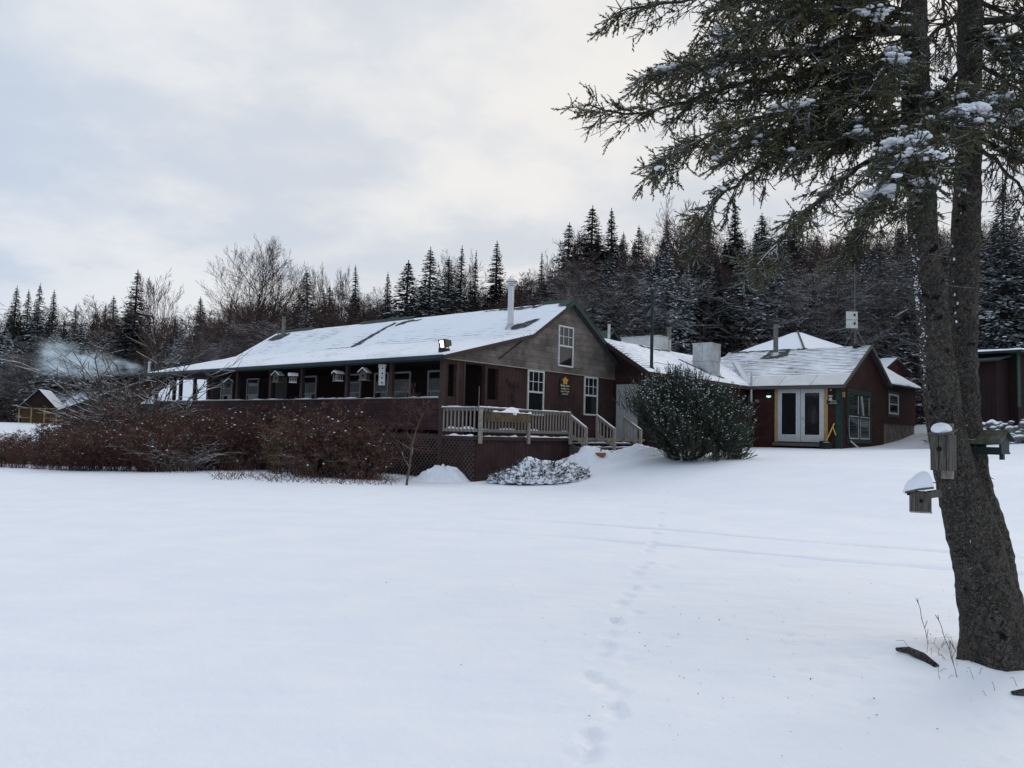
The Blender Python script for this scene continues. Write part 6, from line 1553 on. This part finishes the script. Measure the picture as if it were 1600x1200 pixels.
mb = MB(); mb.prism([(.07, -.085, -.075), (.07, .1, -.075), (.07, .1, -.0), (.07, .02, .07), (.07, -.085, -.02)], (.014, 0, 0)); mb.prism([(-.1, -.085, -.075), (-.1, .1, -.075), (-.1, .1, -.0), (-.1, .02, .07), (-.1, -.085, -.02)], (.014, 0, 0)); mb.build('side_panel', W['greendark'], fd)
mb = MB(); mb.box(-.12, .09, -.09, .1, -.09, -.075); mb.box(-.12, .09, -.1, -.088, -.095, -.04); mb.box(.075, .1, -.1, -.06, -.13, -.09); mb.box(-.17, -.12, -.05, .1, -.1, -.03); mb.build('tray', W['greendark'], fd)

# ------------------------------------------------------------------ bits at the foot of the tree
def gz(x, y): return float(H(x, y))+.10*math.exp(-(((x-3.3)/.8)**2+((y-5.9)/.55)**2))
x0, y0 = 2.86, 5.86
mb = MB(); mb.tube([(x0, y0, gz(x0, y0)+.015), (x0+.05, y0-.08, gz(x0, y0)+.03), (x0+.1, y0-.18, gz(x0, y0)+.012), (x0+.135, y0-.3, gz(x0, y0)-.02)], [.012, .026, .032, .02], 8); o = mb.build('dead_log', W['bark'], None, smooth=True); tag(o, 'short dark broken log poking out of the snow left of the trunk foot', 'log')
x0, y0 = 3.27, 5.1
mb = MB(); mb.tube([(x0-.03, y0+.03, gz(x0, y0)+.0), (x0+.06, y0, gz(x0, y0)+.02), (x0+.2, y0-.03, gz(x0, y0)+.015)], [.02, .035, .02], 8); o = mb.build('dead_log', W['bark'], None, smooth=True); tag(o, 'dark bark chunk in the snow at the bottom right edge', 'log')
def stalk(pts_, label, seed):
    rr_ = np.random.default_rng(seed); P = np.array(pts_); n = 14; s_ = np.linspace(0, 1, n); k = np.linspace(0, 1, len(P)); A = np.stack([np.interp(s_, k, P[:, i]) for i in range(3)], 1); A[1:] += rr_.normal(0, .0025, (n-1, 3))
    S0 = [A[:-1]]; S1 = [A[1:]]; t = A[-1]-A[-3]; t /= np.linalg.norm(t)
    for sg in (-1, 1): S0.append(A[-1:]-t*.02); S1.append(A[-1:]+t*.012+np.array([[sg*.009, 0, .006]]))
    for j in (4, 7):
        e = A[j]+np.array([rr_.uniform(-.07, .07), rr_.uniform(-.03, .03), .06]); S0.append(A[j:j+1]); S1.append(e[None])
    a = np.vstack(S0); b = np.vstack(S1); v, f = seg_mesh(a, b, np.full(len(a), .0028), np.full(len(a), .0022), 4)
    o = link('dry_stalk', npmesh('dry_stalk', v, f, W['weed_y'])); tag(o, label, 'dry stalk', 'dry stalks by the trunk foot')
def stp(a, b, y): return [at(*a, y), at((a[0]+b[0])/2+3, (a[1]+b[1])/2, y), at(*b, y)]
stalk([at(1452, 1016, 6.1), at(1446, 985, 6.1), at(1433, 938, 6.1)], 'thin dry stalk with a forked tip, tallest left of the trunk foot', 1)
stalk([at(1501, 1072, 5.4), at(1485, 1020, 5.45), at(1465, 964, 5.5)], 'thin dry stalk leaning left just before the trunk foot', 2)
rg = np.random.default_rng(12); S0 = []; S1 = []
for i in range(46):
    x = rg.normal(3.22, .15); y = rg.normal(5.72, .28)
    if x > 3.3 and y > 5.6: continue
    b = np.array([x, y, gz(x, y)]); d = np.array([rg.normal(0, .35), rg.normal(0, .3), rg.uniform(.5, 1.)]); d /= np.linalg.norm(d); l_ = rg.uniform(.04, .2); m_ = b+d*l_*.6; S0 += [b, m_]; S1 += [m_, m_+np.array([d[0]*1.5, d[1], -.2])*l_*.4]
v, f = seg_mesh(np.array(S0), np.array(S1), np.full(len(S0), .0018), np.full(len(S0), .0012), 3); o = link('dry_grass', npmesh('dry_grass', v, f, W['weed_y'])); tag(o, kind='stuff')
for o in bpy.data.objects:
    if o.parent is not None and o.name.split('.')[0] in ('snow_load', 'dead_twigs', 'bark_snow', 'snow_cap', 'roof_snow', 'flaked_paint'): o['kind'] = 'stuff'
print('trees', ncon, nbare, 'objects', len(bpy.data.objects))
